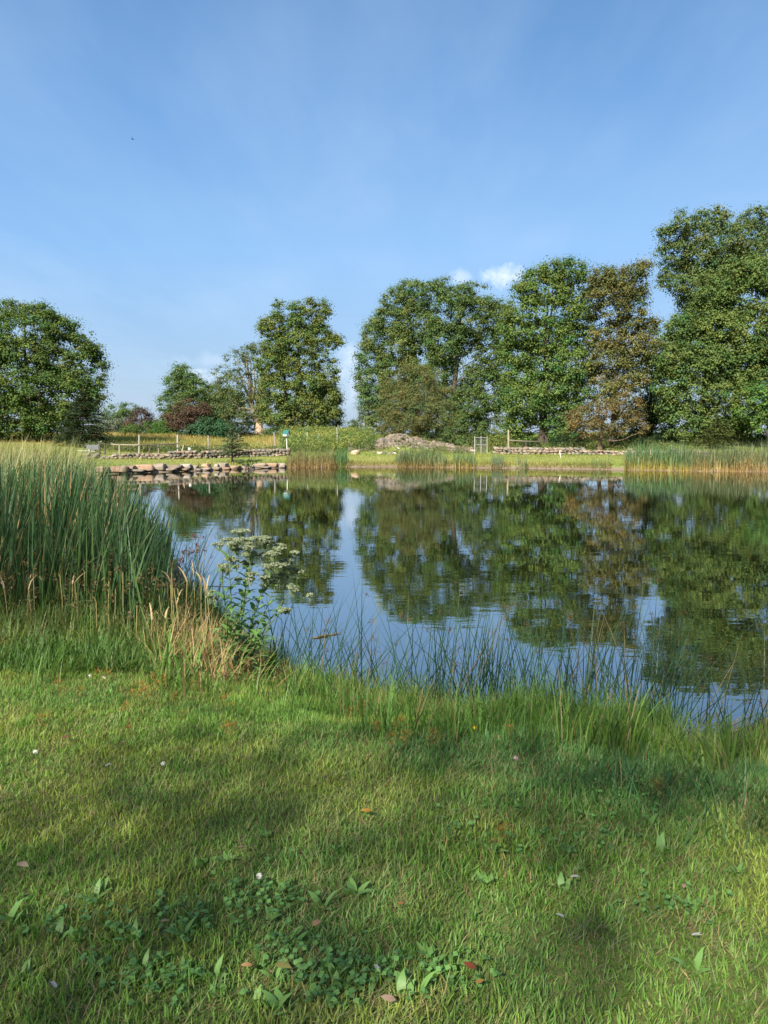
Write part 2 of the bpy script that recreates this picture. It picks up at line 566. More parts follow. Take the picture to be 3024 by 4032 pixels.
def crown_leaves(g, blobs, D, col, leaf=0.2, clump=(0.5, 0.95), dens=1.0, leaves_per=46, hue=0.18, flat=0.62, base_y=None):
    leaf, leaves_per, dens = leaf * 0.68, leaves_per * 4.6, dens * 3.3
    """clumps of leaves on and in ellipsoids given in photograph pixels; returns the clump centres"""
    cen, rad = [], []
    for b in blobs:
        px, py, rx, ry = b[:4]
        dz = b[4] if len(b) > 4 else rng.normal() * 0.5
        m = mpp(py, D)
        cen.append(at(px, py, D + dz))
        rx, ry = rx * 1.1, ry * 1.1
        rad.append((rx * m, (rx + ry) * 0.5 * m * 1.05, ry * m))
    cen, rad = np.array(cen), np.array(rad)
    out = []
    for c, r in zip(cen, rad):
        area = 4 * math.pi * ((r[0] * r[1]) ** 1.6 / 3 + (r[0] * r[2]) ** 1.6 / 3 + (r[1] * r[2]) ** 1.6 / 3) ** (1 / 1.6)
        n = max(4, int(area * 0.95 * dens * rng.uniform(.55, 1.2)))
        d = rand_unit(n)
        rr = np.clip(1.0 - np.abs(rng.normal(size=n)) * 0.22, 0.3, 1.0) + np.where(rng.random(n) < .20, rng.uniform(.05, .28, n), 0)
        p = c + d * r * rr[:, None]
        # drop most clumps that lie deep within a neighbouring ellipsoid
        deep = np.zeros(n, bool)
        for c2, r2 in zip(cen, rad):
            if c2 is c:
                continue
            q = np.sqrt((((p - c2) / r2) ** 2).sum(-1))
            deep |= q < 0.62
        keep = ~deep | (rng.random(n) < 0.22)
        # keep fewer on the undersides
        keep &= (d[:, 2] > -0.6) | (rng.random(n) < 0.75)
        out.append(np.concatenate([p[keep], d[keep]], 1))
    out = np.concatenate(out)
    K = len(out)
    cc, cd = out[:, :3], out[:, 3:]
    cr = clump[0] * .62 + (clump[1] * .98 - clump[0] * .62) * rng.random(K) ** 1.4
    nl = np.maximum(8, (leaves_per * (cr / clump[1]) ** 1.7 * rng.uniform(.5, 1.3, K))).astype(int)
    idx = np.repeat(np.arange(K), nl)
    N = len(idx)
    dl = unit(rand_unit(N) + np.array([0, 0, 0.25]) + cd[idx] * 0.25)
    p = cc[idx] + dl * (cr[idx] * np.minimum(1.45, .08 + .66 * np.abs(rng.normal(size=N))))[:, None] * np.array([1, 1, flat])
    nrm = unit(dl * 0.9 + np.array([0, 0, 0.5]) + rand_unit(N) * 0.5)
    col = np.asarray(col, float)
    kc = 1 + hue * rng.normal(size=(K, 1)) * np.array([[1.0, 0.8, 0.7]]) + 0.10 * rng.normal(size=(K, 1)) * np.array([[1.6, 0.2, -0.3]])
    lc = col * np.clip(kc, 0.45, 1.7)[idx] * np.clip(1 + 0.12 * rng.normal(size=(N, 1)), .5, 1.6)
    L = leaf * rng.uniform(.7, 1.35, N)
    cards(g, p, nrm, L, L * rng.uniform(.6, .85, N), lc, 0.12)
    return cc


def make_tree(name, label, D, blobs, trunk, col, group='trees around the pond', cat='tree', r=0.3, leaf=0.2, dens=1.0, barkcol=(0.07, 0.055, 0.042), limbs=22,
              clump=(0.5, 0.95), leaves_per=46, hue=0.18, stems=None, extra=None, flat=0.62):
    base = at(trunk[0], trunk[1], D)
    base[2] = gz(base[0], base[1]) - 0.05
    root = empty(name, base, label, cat, group)
    g = Geo()
    cc = crown_leaves(g, blobs, D, col, leaf, clump, dens, leaves_per, hue, flat)
    g.build('crown', M_LEAF, root)
    w = Geo()
    top = cc[:, 2].max()
    mid = np.median(cc, 0)
    for (sx, sr) in (stems or [(0.0, r)]):
        b = base + np.array([sx, 0, 0])
        t = np.array([mid[0] * .6 + b[0] * .4 + sx * .5, mid[1], base[2] + (top - base[2]) * 0.86])
        pts = path(b, t, rng.normal(size=3) * 0.25, 9, 0.06)
        rad = np.linspace(sr, sr * 0.16, 9)
        rad[0] *= 1.35
        tube(w, pts, rad, barkcol, 8)
        pick = rng.choice(len(cc), min(limbs, len(cc)), replace=False)
        for i in pick:
            e = cc[i]
            s = np.clip((e[2] - b[2]) / (t[2] - b[2]) - rng.uniform(.12, .35), .16, .92)
            k = s * 8
            j = int(k)
            st = pts[j] + (pts[min(j + 1, 8)] - pts[j]) * (k - j)
            r0 = np.interp(s, np.linspace(0, 1, 9), rad) * rng.uniform(.18, .34)
            q = path(st, e, np.array([0, 0, -0.25]) + rng.normal(size=3) * 0.15, 6, 0.05)
            tube(w, q, np.linspace(r0, 0.012, 6), barkcol, 5)
    if extra:
        extra(w, base)
    w.build('trunk', M_BARK, root)
    return root


def make_conifer(name, label, base, H, R, col, group=None, tiers=22, tilt=-0.25, cat='tree', open_=0.0, density=1.0, leaf=0.14, offset=0.08):
    root = empty(name, base, label, cat, group)
    g, w = Geo(), Geo()
    top = base + np.array([0.02 * H, 0, H])
    tube(w, path(base - np.array([0, 0, .05]), top, (0, 0, 0), 7), np.linspace(0.028 * H, 0.006, 7), (0.075, 0.055, 0.04), 7)
    for k in range(tiers):
        t = offset + (1 - offset) * (k + rng.random() * .7) / tiers
        L0 = R * (1 - t) ** 0.85 * rng.uniform(.8, 1.12)
        nb = max(4, int((9 if not open_ else 6) * (1 - t * .5)))
        a0 = rng.random() * 6.28
        for j in range(nb):
            if rng.random() < open_:
                continue
            a = a0 + j / nb * 6.283 + rng.normal() * .2
            L = L0 * rng.uniform(.65, 1.15) + 0.06 * H * (1 - t)
            s = base + (top - base) * t
            dirv = np.array([math.cos(a), math.sin(a), 0])
            e = s + dirv * L + np.array([0, 0, L * (tilt + 0.55 * t)])
            q = path(s, e, np.array([0, 0, 0.10 * L]), 6)
            tube(w, q, np.linspace(0.012 * H * (1 - t) + .006, .004, 6), (0.07, 0.05, 0.035), 4)
            n = int(max(8, L * 60 * density))
            tt = rng.uniform(.12, 1.0, n) ** .8
            c = np.stack([np.interp(tt, np.linspace(0, 1, 6), q[:, i]) for i in range(3)], -1)
            sd = np.stack([-math.sin(a) * np.ones(n), math.cos(a) * np.ones(n), np.zeros(n)], -1)
            off = rng.normal(size=n) * 0.22 * L * (1 - 0.75 * tt)
            c = c + sd * off[:, None] + dirv * np.abs(off)[:, None] * .5 + np.stack([np.zeros(n), np.zeros(n), -np.abs(rng.normal(size=n)) * .05 * L], -1)
            nrm = unit(np.array([0, 0, 1.0]) + rand_unit(n) * .65)
            lc = np.asarray(col) * np.clip(1 + .25 * rng.normal(size=(n, 1)), .4, 1.7)
            cards(g, c, nrm, leaf * rng.uniform(.8, 1.5, n), leaf * .42, lc)
    g.build('foliage', M_NEEDLE, root)
    w.build('trunk', M_BARK, root)
    return root


def make_shrub(name, label, D, blobs, col, group='shrubs on the far bank', leaf=0.16, dens=1.4, cat='shrub', hue=.2, clump=(.3, .6), leaves_per=34, stemcol=(.07, .055, .04)):
    bx = np.mean([b[0] for b in blobs])
    by = max(b[1] + b[3] for b in blobs)
    base = at(bx, by, D)
    base[2] = gz(base[0], base[1]) - 0.03
    root = empty(name, base, label, cat, group)
    g = Geo()
    cc = crown_leaves(g, blobs, D, col, leaf, clump, dens, leaves_per, hue, .75)
    g.build('leaves', M_LEAF, root)
    w = Geo()
    for i in rng.choice(len(cc), min(14, len(cc)), replace=False):
        b = base + np.array([rng.normal() * .25, rng.normal() * .2, 0])
        tube(w, path(b, cc[i], np.array([0, 0, .1]), 5, .04), np.linspace(.035, .008, 5), stemcol, 4)
    w.build('stems', M_BARK, root)
    return root


# ------------------------------------------------------------------ trees
GREEN = np.array([0.108, 0.155, 0.044])
DEEP = np.array([0.080, 0.130, 0.038])
OLIVE = np.array([0.126, 0.158, 0.050])

make_tree('maple_tree', 'broad round maple at the left edge of the photo, above the pale reeds', 62,
          [(90, 1330, 150, 115), (250, 1400, 115, 105), (330, 1470, 80, 100), (60, 1480, 170, 130), (200, 1560, 165, 115), (305, 1570, 80, 70), (60, 1640, 160, 85),
           (190, 1670, 110, 55), (-130, 1400, 150, 160), (-130, 1600, 160, 130), (40, 1245, 62, 48), (150, 1258, 66, 50), (235, 1300, 55, 45)],
          (120, 1770), DEEP * [1.15, 1.1, 1], r=.34, leaf=.21, dens=1.0, stems=[(0, .34), (0.9, .2)])
b = at(330, 1790, 58); b[2] = gz(b[0], b[1])
make_conifer('spruce_tree', 'dark drooping evergreen under the right side of the round maple', b, 4.6, 2.4, (0.026, 0.048, 0.018), 'trees around the pond', tiers=26, tilt=-.22, density=1.2)
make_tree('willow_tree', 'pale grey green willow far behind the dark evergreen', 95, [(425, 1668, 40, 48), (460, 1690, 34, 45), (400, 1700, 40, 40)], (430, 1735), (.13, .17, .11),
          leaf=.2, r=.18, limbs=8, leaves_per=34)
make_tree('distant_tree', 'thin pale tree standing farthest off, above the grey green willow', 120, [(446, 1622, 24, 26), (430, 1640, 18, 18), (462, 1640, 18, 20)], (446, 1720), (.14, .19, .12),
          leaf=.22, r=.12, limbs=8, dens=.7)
make_tree('small_tree', 'small bright green tree behind the plum tinted tree', 98, [(512, 1612, 34, 26), (488, 1650, 28, 34), (495, 1690, 34, 36)], (505, 1730), (.085, .14, .035), r=.15, limbs=8)
make_tree('plum_tree', 'small plum tinted tree against the sky beside the bright green one', 94, [(552, 1640, 34, 30), (528, 1672, 40, 28), (560, 1682, 34, 26)], (545, 1730), (.085, .062, .052), r=.14, limbs=8)
make_shrub('plum_shrub', 'tiny plum coloured bush low on the skyline', 104, [(598, 1662, 17, 14)], (.07, .05, .05), clump=(.3, .5), leaf=.2)
make_tree('leafy_tree', 'green tree with one high knob, behind the copper coloured tree', 88,
          [(722, 1475, 40, 36), (705, 1535, 55, 55), (770, 1540, 55, 48), (662, 1600, 42, 55), (700, 1640, 55, 50), (800, 1590, 36, 60), (655, 1680, 38, 38), (745, 1600, 45, 50)],
          (710, 1725), DEEP * 1.1, r=.22, leaf=.22)
make_tree('copper_tree', 'low spreading copper brown tree amid the green ones', 80, [(748, 1612, 48, 36), (702, 1645, 44, 26), (775, 1640, 46, 42), (790, 1605, 28, 28), (735, 1668, 56, 24), (690, 1670, 34, 16)],
          (748, 1722), (.100, .066, .046), r=.16, leaf=.18, flat=.45, hue=.12)
make_tree('broad_tree', 'round green tree between copper tree and half bare tree', 93, [(848, 1560, 34, 34), (862, 1610, 44, 50), (905, 1590, 46, 60), (840, 1660, 48, 40)], (870, 1715), GREEN * [1.1, 1.1, 1], r=.2, leaf=.22)


def old_limbs(w, base):
    pale = (0.30, 0.26, 0.21)
    ends = [(1012, 1385), (985, 1400), (1045, 1420), (940, 1440), (960, 1500), (900, 1560), (1060, 1500), (930, 1630), (1000, 1440), (880, 1640), (1055, 1580)]
    for px, py in ends:
        e = at(px, py, 82 + rng.normal())
        s = base + np.array([0, 0, rng.uniform(2.0, 3.6)])
        q = path(s, e, np.array([(e[0] - s[0]) * .2, 0, -.3]), 8, .07)
        tube(w, q, np.linspace(.17, .02, 8), (0.17, 0.145, 0.115), 6)
        for k in range(5):
            i = rng.integers(3, 7)
            tube(w, path(q[i], q[i] + rng.normal(size=3) * [.9, .9, .6] + [0, 0, .9], (0, 0, 0), 4, .08), np.linspace(.045, .008, 4), pale, 4)
    # the low crooked limb that reaches right
    a = base + np.array([.1, 0, .75])
    tube(w, np.array([a, a + [1.0, -.2, -.05], a + [1.9, -.2, .15], a + [2.4, -.1, .75], a + [2.5, 0, 1.2]]), [.2, .18, .16, .11, .05], (0.2, 0.17, 0.135), 7)
    # bleached bark on the lower trunk
    tube(w, np.array([base + [0, -.05, 0], base + [.03, -.06, 1.0], base + [0, -.04, 2.2]]), [.62, .42, .40], (0.42, 0.32, 0.23), 10)


make_tree('old_tree', 'half bare old tree with bleached trunk and exposed grey limbs', 82,
          [(880, 1468, 36, 30), (930, 1422, 40, 36), (975, 1388, 30, 30), (1015, 1372, 32, 24), (905, 1520, 48, 40), (965, 1500, 40, 40), (880, 1585, 56, 40), (950, 1580, 44, 40), (1010, 1600, 34, 46),
           (925, 1650, 56, 32), (1040, 1560, 26, 50), (865, 1640, 45, 40)], (1020, 1716), (.105, .14, .055), r=.38, dens=.85, leaf=.2, barkcol=(.17, .14, .11), extra=old_limbs, limbs=14, leaves_per=30)
make_tree('tall_tree', 'tall slender two topped tree standing alone against the sky', 80,
          [(1092, 1218, 22, 34), (1080, 1285, 42, 46), (1042, 1300, 30, 24), (1092, 1360, 52, 50), (1065, 1440, 52, 55), (1075, 1530, 52, 56), (1078, 1620, 60, 52), (1110, 1662, 56, 32),
           (1216, 1208, 20, 26), (1170, 1225, 26, 34), (1265, 1225, 28, 32), (1215, 1275, 62, 45), (1252, 1330, 56, 44), (1190, 1350, 54, 46), (1312, 1350, 30, 24), (1202, 1430, 62, 50),
           (1272, 1415, 46, 38), (1300, 1480, 28, 34), (1215, 1520, 68, 50), (1295, 1560, 36, 50), (1200, 1600, 72, 54), (1265, 1625, 56, 46), (1215, 1675, 66, 24), (1135, 1325, 30, 34), (1140, 1380, 42, 46), (1140, 1430, 44, 46), (1150, 1290, 26, 30), (1140, 1485, 46, 46), (1140, 1570, 46, 46), (1145, 1645, 46, 32)],
          (1190, 1702), GREEN * [1.12, 1.05, 1.0], r=.3, leaf=.22, dens=.9, stems=[(0, .26), (-1.9, .2)], clump=(.45, .85), limbs=30)
make_tree('shaded_tree', 'dark rounded tree tucked behind the lower right of the tall two topped tree', 87, [(1290, 1590, 46, 66), (1302, 1640, 40, 46), (1255, 1650, 56, 42)], (1275, 1705), DEEP * .8, r=.2, limbs=10)
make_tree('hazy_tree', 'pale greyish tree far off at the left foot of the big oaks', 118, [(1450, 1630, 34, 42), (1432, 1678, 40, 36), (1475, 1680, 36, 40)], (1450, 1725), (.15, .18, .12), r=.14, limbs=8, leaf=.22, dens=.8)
make_tree('oak_tree', 'massive oak forming the left half of the central tree clump', 80,
          [(1640, 1175, 46, 55), (1600, 1155, 36, 40), (1560, 1200, 55, 55), (1530, 1280, 65, 65), (1488, 1330, 62, 62), (1462, 1420, 50, 64), (1468, 1510, 60, 64), (1560, 1360, 85, 85),
           (1640, 1280, 76, 85), (1650, 1400, 76, 85), (1570, 1480, 85, 76), (1480, 1570, 64, 44), (1560, 1590, 76, 70), (1650, 1540, 66, 85), (1510, 1640, 64, 56), (1620, 1660, 76, 56)],
          (1640, 1742), OLIVE * [.85, .98, 1.0], r=.4, leaf=.21, limbs=30)
make_tree('oak_tree', 'massive oak forming the right half of the central tree clump, with a sky gap', 77,
          [(1740, 1138, 46, 38), (1700, 1170, 46, 55), (1800, 1168, 50, 50), (1862, 1150, 40, 38), (1760, 1240, 76, 76), (1850, 1245, 66, 70), (1905, 1225, 46, 50), (1952, 1262, 56, 60), (1982, 1310, 38, 64),
           (1740, 1360, 50, 76), (1836, 1330, 52, 38), (1915, 1370, 60, 70), (1962, 1420, 46, 64), (1722, 1480, 46, 76), (1895, 1505, 62, 44), (1935, 1545, 64, 64), (1765, 1560, 76, 54),
           (1855, 1590, 76, 54), (1925, 1640, 50, 50), (1765, 1660, 76, 54), (1850, 1680, 72, 46), (1785, 1400, 40, 40), (1800, 1315, 48, 40), (1868, 1480, 40, 40), (1990, 1450, 40, 60), (1995, 1560, 40, 60), (1985, 1640, 36, 40), (1822, 1372, 30, 28), (1770, 1455, 30, 30)],
          (1775, 1756), OLIVE * [.75, .92, .9], r=.38, leaf=.21, limbs=34, dens=.95)
make_tree('crabapple_tree', 'olive brown fine leaved tree in front of the big oaks, behind the rubble', 66,
          [(1640, 1485, 70, 44), (1570, 1545, 72, 54), (1660, 1555, 92, 54), (1735, 1575, 54, 46), (1555, 1622, 66, 46), (1640, 1630, 92, 54), (1730, 1640, 64, 50), (1600, 1685, 72, 36), (1700, 1690, 64, 36)],
          (1648, 1742), (.128, .142, .053), r=.16, leaf=.13, clump=(.4, .75), leaves_per=60, hue=.13, stems=[(0, .16), (1.35, .13)], barkcol=(.12, .09, .065))
make_tree('ash_tree', 'tall green tree right of the central oaks with forked dark trunk', 64,
          [(2110, 1100, 46, 40), (2170, 1070, 44, 34), (2252, 1072, 46, 40), (2070, 1150, 46, 36), (2150, 1150, 84, 54), (2262, 1150, 64, 64), (2080, 1230, 84, 54), (2190, 1230, 92, 64), (2282, 1250, 54, 64),
           (2050, 1310, 74, 54), (2150, 1330, 92, 64), (2250, 1350, 74, 64), (2060, 1400, 74, 54), (2150, 1430, 92, 64), (2240, 1450, 74, 64), (2050, 1490, 64, 54), (2140, 1530, 92, 64), (2230, 1540, 64, 54),
           (2070, 1580, 74, 54), (2160, 1620, 92, 54), (2060, 1645, 62, 36), (2230, 1640, 54, 54), (2200, 1690, 60, 36), (2030, 1685, 44, 34), (2045, 1715, 46, 30), (2235, 1715, 50, 30), (2190, 1670, 60, 50), (2305, 1480, 46, 54), (2300, 1560, 46, 46)],
          (2128, 1772), GREEN * [1.0, 1.08, 1.0], r=.3, leaf=.21, stems=[(0, .27), (.42, .22)], limbs=26)
make_tree('bronze_tree', 'tall browning tree with bronze tinted crown beside the tall green one', 62,
          [(2490, 1072, 36, 30), (2532, 1066, 32, 30), (2430, 1102, 54, 40), (2372, 1092, 36, 36), (2400, 1155, 72, 54), (2500, 1140, 40, 44), (2420, 1222, 62, 54), (2500, 1212, 36, 42), (2470, 1290, 62, 44),
           (2550, 1290, 36, 36), (2400, 1330, 72, 54), (2480, 1360, 72, 46), (2552, 1362, 36, 44), (2400, 1420, 72, 54), (2500, 1400, 54, 44), (2440, 1480, 54, 46), (2500, 1500, 54, 46), (2350, 1480, 46, 46), (2420, 1548, 54, 36)],
          (2410, 1772), (.124, .130, .046), r=.24, leaf=.2, dens=1.1, limbs=26, hue=.26)
make_tree('brown_tree', 'small brown leaved tree with a pale trunk behind the stone wall', 57.5,
          [(2440, 1590, 64, 36), (2370, 1620, 72, 36), (2300, 1640, 54, 34), (2480, 1620, 46, 46), (2252, 1650, 36, 26), (2420, 1670, 80, 36), (2320, 1690, 62, 32), (2490, 1680, 44, 36)],
          (2360, 1785), (.145, .122, .052), r=.17, leaf=.16, dens=.85, barkcol=(.15, .105, .075), hue=.15, clump=(.35, .65))
make_tree('shadowy_tree', 'dark green tree filling the notch between bronze tree and right hand maple', 70, [(2580, 1440, 36, 54), (2560, 1520, 54, 64), (2592, 1600, 54, 64), (2530, 1640, 54, 64), (2600, 1700, 64, 46),
                                                                                    (2520, 1720, 46, 36)], (2560, 1770), DEEP * .95, r=.2)
make_tree('soaring_tree', 'highest tree of all, its airy top at the right edge of the photo', 67,
          [(2690, 882, 50, 44), (2650, 930, 42, 34), (2740, 930, 54, 46), (2812, 872, 54, 46), (2862, 882, 44, 44), (2962, 862, 46, 36), (3025, 872, 46, 46), (2670, 1000, 62, 52), (2760, 1020, 72, 62),
           (2655, 1090, 52, 52), (2740, 1120, 72, 54), (2850, 970, 72, 72), (2950, 960, 72, 72), (3050, 980, 84, 84), (2722, 1185, 54, 28), (3150, 950, 110, 100), (3260, 1100, 130, 140), (2860, 1080, 80, 70),
           (2700, 1300, 60, 60), (2660, 1420, 50, 60), (2800, 1180, 90, 80), (2780, 1260, 80, 70), (2900, 1050, 90, 80)], (2760, 1785), (.108, .150, .052), r=.36, leaf=.21, dens=.85, limbs=34)
make_tree('maple_tree', 'dense bright green maple hanging over the tall reeds at right', 61,
          [(2900, 1092, 74, 54), (2982, 1082, 74, 54), (2820, 1152, 74, 64), (2930, 1180, 104, 74), (3030, 1180, 94, 84), (2770, 1232, 54, 46), (2690, 1290, 56, 44), (2640, 1340, 36, 34), (2720, 1350, 74, 54),
           (2830, 1300, 104, 74), (2960, 1310, 104, 74), (3080, 1330, 104, 84), (2655, 1425, 62, 54), (2780, 1430, 94, 64), (2900, 1450, 104, 64), (3030, 1470, 104, 74), (2640, 1510, 62, 54), (2740, 1540, 84, 64),
           (2860, 1560, 84, 54), (2650, 1600, 54, 54), (2720, 1640, 74, 54), (2840, 1630, 70, 44), (3120, 1600, 94, 84), (2700, 1710, 64, 36), (3180, 1450, 120, 120), (2770, 1695, 80, 46), (2880, 1690, 80, 46), (2960, 1450, 90, 80), (2900, 1380, 100, 80), (2720, 1460, 90, 80)],
          (2890, 1795), GREEN * [.98, 1.0, 1.0], r=.36, leaf=.22, limbs=26)
make_tree('young_maple', 'small vivid green maple lowest at the right edge above the reeds', 57, [(3000, 1560, 74, 50), (2955, 1625, 46, 36), (3050, 1640, 74, 54), (3140, 1600, 90, 80)], (3030, 1795), (.095, .168, .040), r=.13, leaf=.22)
b = at(2815, 1800, 57); b[2] = gz(b[0], b[1])
make_conifer('cedar_tree', 'low yellowish cedar among the reeds below the dense maple', b, 2.4, 1.7, (.065, .085, .022), 'trees around the pond', tiers=16, tilt=-.05, density=1.2)

# young spruce on the grass strip
b = ground(915, 1824)
make_conifer('young_spruce', 'sparse young spruce sapling on the grass strip before the low wall', b, 2.55, 1.15, (.085, .125, .055), 'trees around the pond', tiers=20, tilt=.12, open_=.2, density=1.1, leaf=.12, offset=.12)

# shrubs
SH = 'shrubs on the far bank'
make_shrub('leafy_shrub', 'mid green shrub nearest the dark evergreen at left', 80, [(525, 1702, 40, 30), (505, 1715, 40, 22)], (.065, .12, .035))
make_shrub('leafy_shrub', 'vivid green shrub below the tiny plum bush', 81, [(585, 1690, 42, 32), (560, 1708, 40, 22), (610, 1710, 36, 22)], (.075, .16, .03))
make_shrub('leafy_shrub', 'bright green shrub at the foot of the tree with the high knob', 82, [(645, 1700, 40, 30), (680, 1712, 40, 22)], (.065, .13, .03))
make_shrub('sumac_shrub', 'blue green sumac in front of the copper tree', 77, [(782, 1698, 46, 24), (745, 1712, 44, 16)], (.040, .095, .045), leaf=.24)
make_shrub('sumac_shrub', 'wide blue green sumac between copper tree and young spruce', 77, [(850, 1682, 48, 34), (890, 1700, 44, 26), (820, 1705, 44, 20)], (.045, .105, .048), leaf=.24)
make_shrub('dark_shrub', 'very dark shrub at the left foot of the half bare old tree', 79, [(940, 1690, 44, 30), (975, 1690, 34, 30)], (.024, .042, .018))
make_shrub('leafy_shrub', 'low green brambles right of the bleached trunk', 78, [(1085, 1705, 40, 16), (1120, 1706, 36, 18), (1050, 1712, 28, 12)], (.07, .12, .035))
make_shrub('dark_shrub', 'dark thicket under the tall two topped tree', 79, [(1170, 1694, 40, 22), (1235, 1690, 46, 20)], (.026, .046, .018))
make_shrub('sapling', 'slim sapling alone on the bare skyline left of the oaks', 78, [(1384, 1672, 15, 18), (1380, 1695, 10, 12)], (.06, .11, .03), 'saplings on the ridge', cat='sapling')
make_shrub('sapling', 'knee high sapling just right of the slim one on the skyline', 78, [(1413, 1686, 14, 9)], (.055, .1, .035), 'saplings on the ridge', cat='sapling')
make_shrub('leafy_shrub', 'yellow green bush below the sky gap of the oaks', 63, [(1800, 1716, 42, 34), (1775, 1735, 40, 20)], (.085, .125, .04))
make_shrub('leafy_shrub', 'pale leafy bush left behind the metal frame', 61, [(1855, 1735, 40, 26), (1830, 1748, 36, 16)], (.085, .125, .04))
make_shrub('leafy_shrub', 'tall narrow bush sprouting over the metal frame', 62, [(1905, 1690, 24, 28), (1895, 1725, 30, 26)], (.085, .13, .045))
make_shrub('leafy_shrub', 'yellow green goldenrod thicket between metal frame and tall post', 60, [(1965, 1720, 34, 28), (1950, 1748, 30, 20), (1990, 1745, 28, 24)], (.14, .17, .045), leaf=.14)
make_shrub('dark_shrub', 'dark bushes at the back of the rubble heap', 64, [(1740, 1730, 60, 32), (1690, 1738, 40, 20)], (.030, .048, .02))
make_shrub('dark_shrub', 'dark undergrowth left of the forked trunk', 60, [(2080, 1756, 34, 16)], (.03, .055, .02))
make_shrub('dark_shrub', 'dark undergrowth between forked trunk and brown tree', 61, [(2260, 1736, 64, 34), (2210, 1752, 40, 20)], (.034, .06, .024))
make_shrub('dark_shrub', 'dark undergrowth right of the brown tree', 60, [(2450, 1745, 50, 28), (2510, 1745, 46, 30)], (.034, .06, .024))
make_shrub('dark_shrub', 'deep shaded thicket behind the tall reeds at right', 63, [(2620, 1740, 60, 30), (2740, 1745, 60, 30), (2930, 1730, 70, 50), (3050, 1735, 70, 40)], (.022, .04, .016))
make_shrub('leafy_shrub', 'scrubby bush left behind the rubble heap summit', 64, [(1500, 1700, 40, 20), (1545, 1690, 40, 18)], (.10, .11, .045), leaf=.12)
make_shrub('leafy_shrub', 'low twiggy bush by the slanting stake of the rail fence', 55, [(575, 1768, 26, 12), (610, 1766, 28, 14)], (.065, .085, .035), leaf=.1, clump=(.2, .4))
make_shrub('leafy_shrub', 'trailing bush over the stone edge below the young spruce', 45.5, [(970, 1822, 34, 9), (1000, 1815, 24, 8)], (.055, .10, .03), leaf=.09, clump=(.14, .28))

# ------------------------------------------------------------------ stones
_ico = []
for s in range(8):
    bm = bmesh.new()
    bmesh.ops.create_icosphere(bm, subdivisions=2, radius=1.0)
    v = np.array([tuple(q.co) for q in bm.verts])
    f = np.array([[q.index for q in p.verts] for p in bm.faces])
    bm.free()
    # chop with random planes for flat worn faces
    for k in range(9):
        d = rand_unit(1)[0]
        lim = rng.uniform(.55, .85)
        over = np.maximum(v @ d - lim, 0)
        v = v - over[:, None] * d * .92
    v = v * (1 + .05 * rng.normal(size=(len(v), 1)))
    _ico.append((v / np.abs(v).max(0), f))
STONES = np.array([(.20, .16, .12), (.245, .195, .145), (.17, .148, .12), (.27, .225, .175), (.22, .155, .112), (.15, .14, .12)])


def add_stone(g, c, size, rz=None, col=None, tilt=.2):
    v, f = _ico[rng.integers(8)]
    a = rng.random() * 6.28 if rz is None else rz
    R = np.array([[math.cos(a), -math.sin(a), 0], [math.sin(a), math.cos(a), 0], [0, 0, 1]])
    t = rng.normal() * tilt
    T = np.array([[1, 0, 0], [0, math.cos(t), -math.sin(t)], [0, math.sin(t), math.cos(t)]])
    col = STONES[rng.integers(6)] * rng.uniform(.75, 1.15) if col is None else np.asarray(col)
    g.add((v * size) @ T.T @ R.T + c, f, col)


def stone_wall(label, line, rows, thick, size=.17):
    """line: world points along the foot of the wall"""
    line = np.array(line)
    seg = np.linalg.norm(np.diff(line[:, :2], axis=0), axis=1)
    s = np.concatenate([[0], np.cumsum(seg)])
    g = Geo()
    for r in range(max(rows)):
        x = rng.random() * .2
        while x < s[-1]:
            n_here = np.interp(x, s, rows)
            step = size * rng.uniform(1.2, 2.0)
            if r < n_here - .5 + rng.normal() * .3:
                px, py = np.interp(x, s, line[:, 0]), np.interp(x, s, line[:, 1])
                for off in (-thick * .5, thick * .5):
                    z = gz(px, py + off)
                    sz = size * np.array([rng.uniform(.75, 1.25), rng.uniform(.7, 1.1), rng.uniform(.5, .75)])
                    add_stone(g, np.array([px, py + off + rng.normal() * .04, z + size * .45 + r * size * .95 + rng.normal() * .015]), sz, rng.normal() * .3, None, .15)
            x += step
    o = g.build('stone_wall', M_STONE, origin=(line[0][0], line[0][1], gz(line[0][0], line[0][1])))
    return tag(o, label, 'stone wall', 'dry stone walls')


W1 = [ground(p, q) for p, q in [(330, 1806), (420, 1808), (520, 1806), (640, 1808), (760, 1806), (880, 1802), (1000, 1799), (1140, 1795)]]
stone_wall('low tumbled stone wall running left from the birdhouse pole', W1, [2, 1, 2, 2, 3, 3, 3, 3], .36, .17)
W3 = [ground(p, q) for p, q in [(1945, 1787), (2040, 1789), (2140, 1790), (2260, 1790), (2400, 1792), (2500, 1794), (2640, 1796), (2800, 1798)]]
stone_wall('neat low stone wall on the right, below the forked trunk', W3, [3, 3, 3, 3, 2, 2, 2, 2], .36, .17)

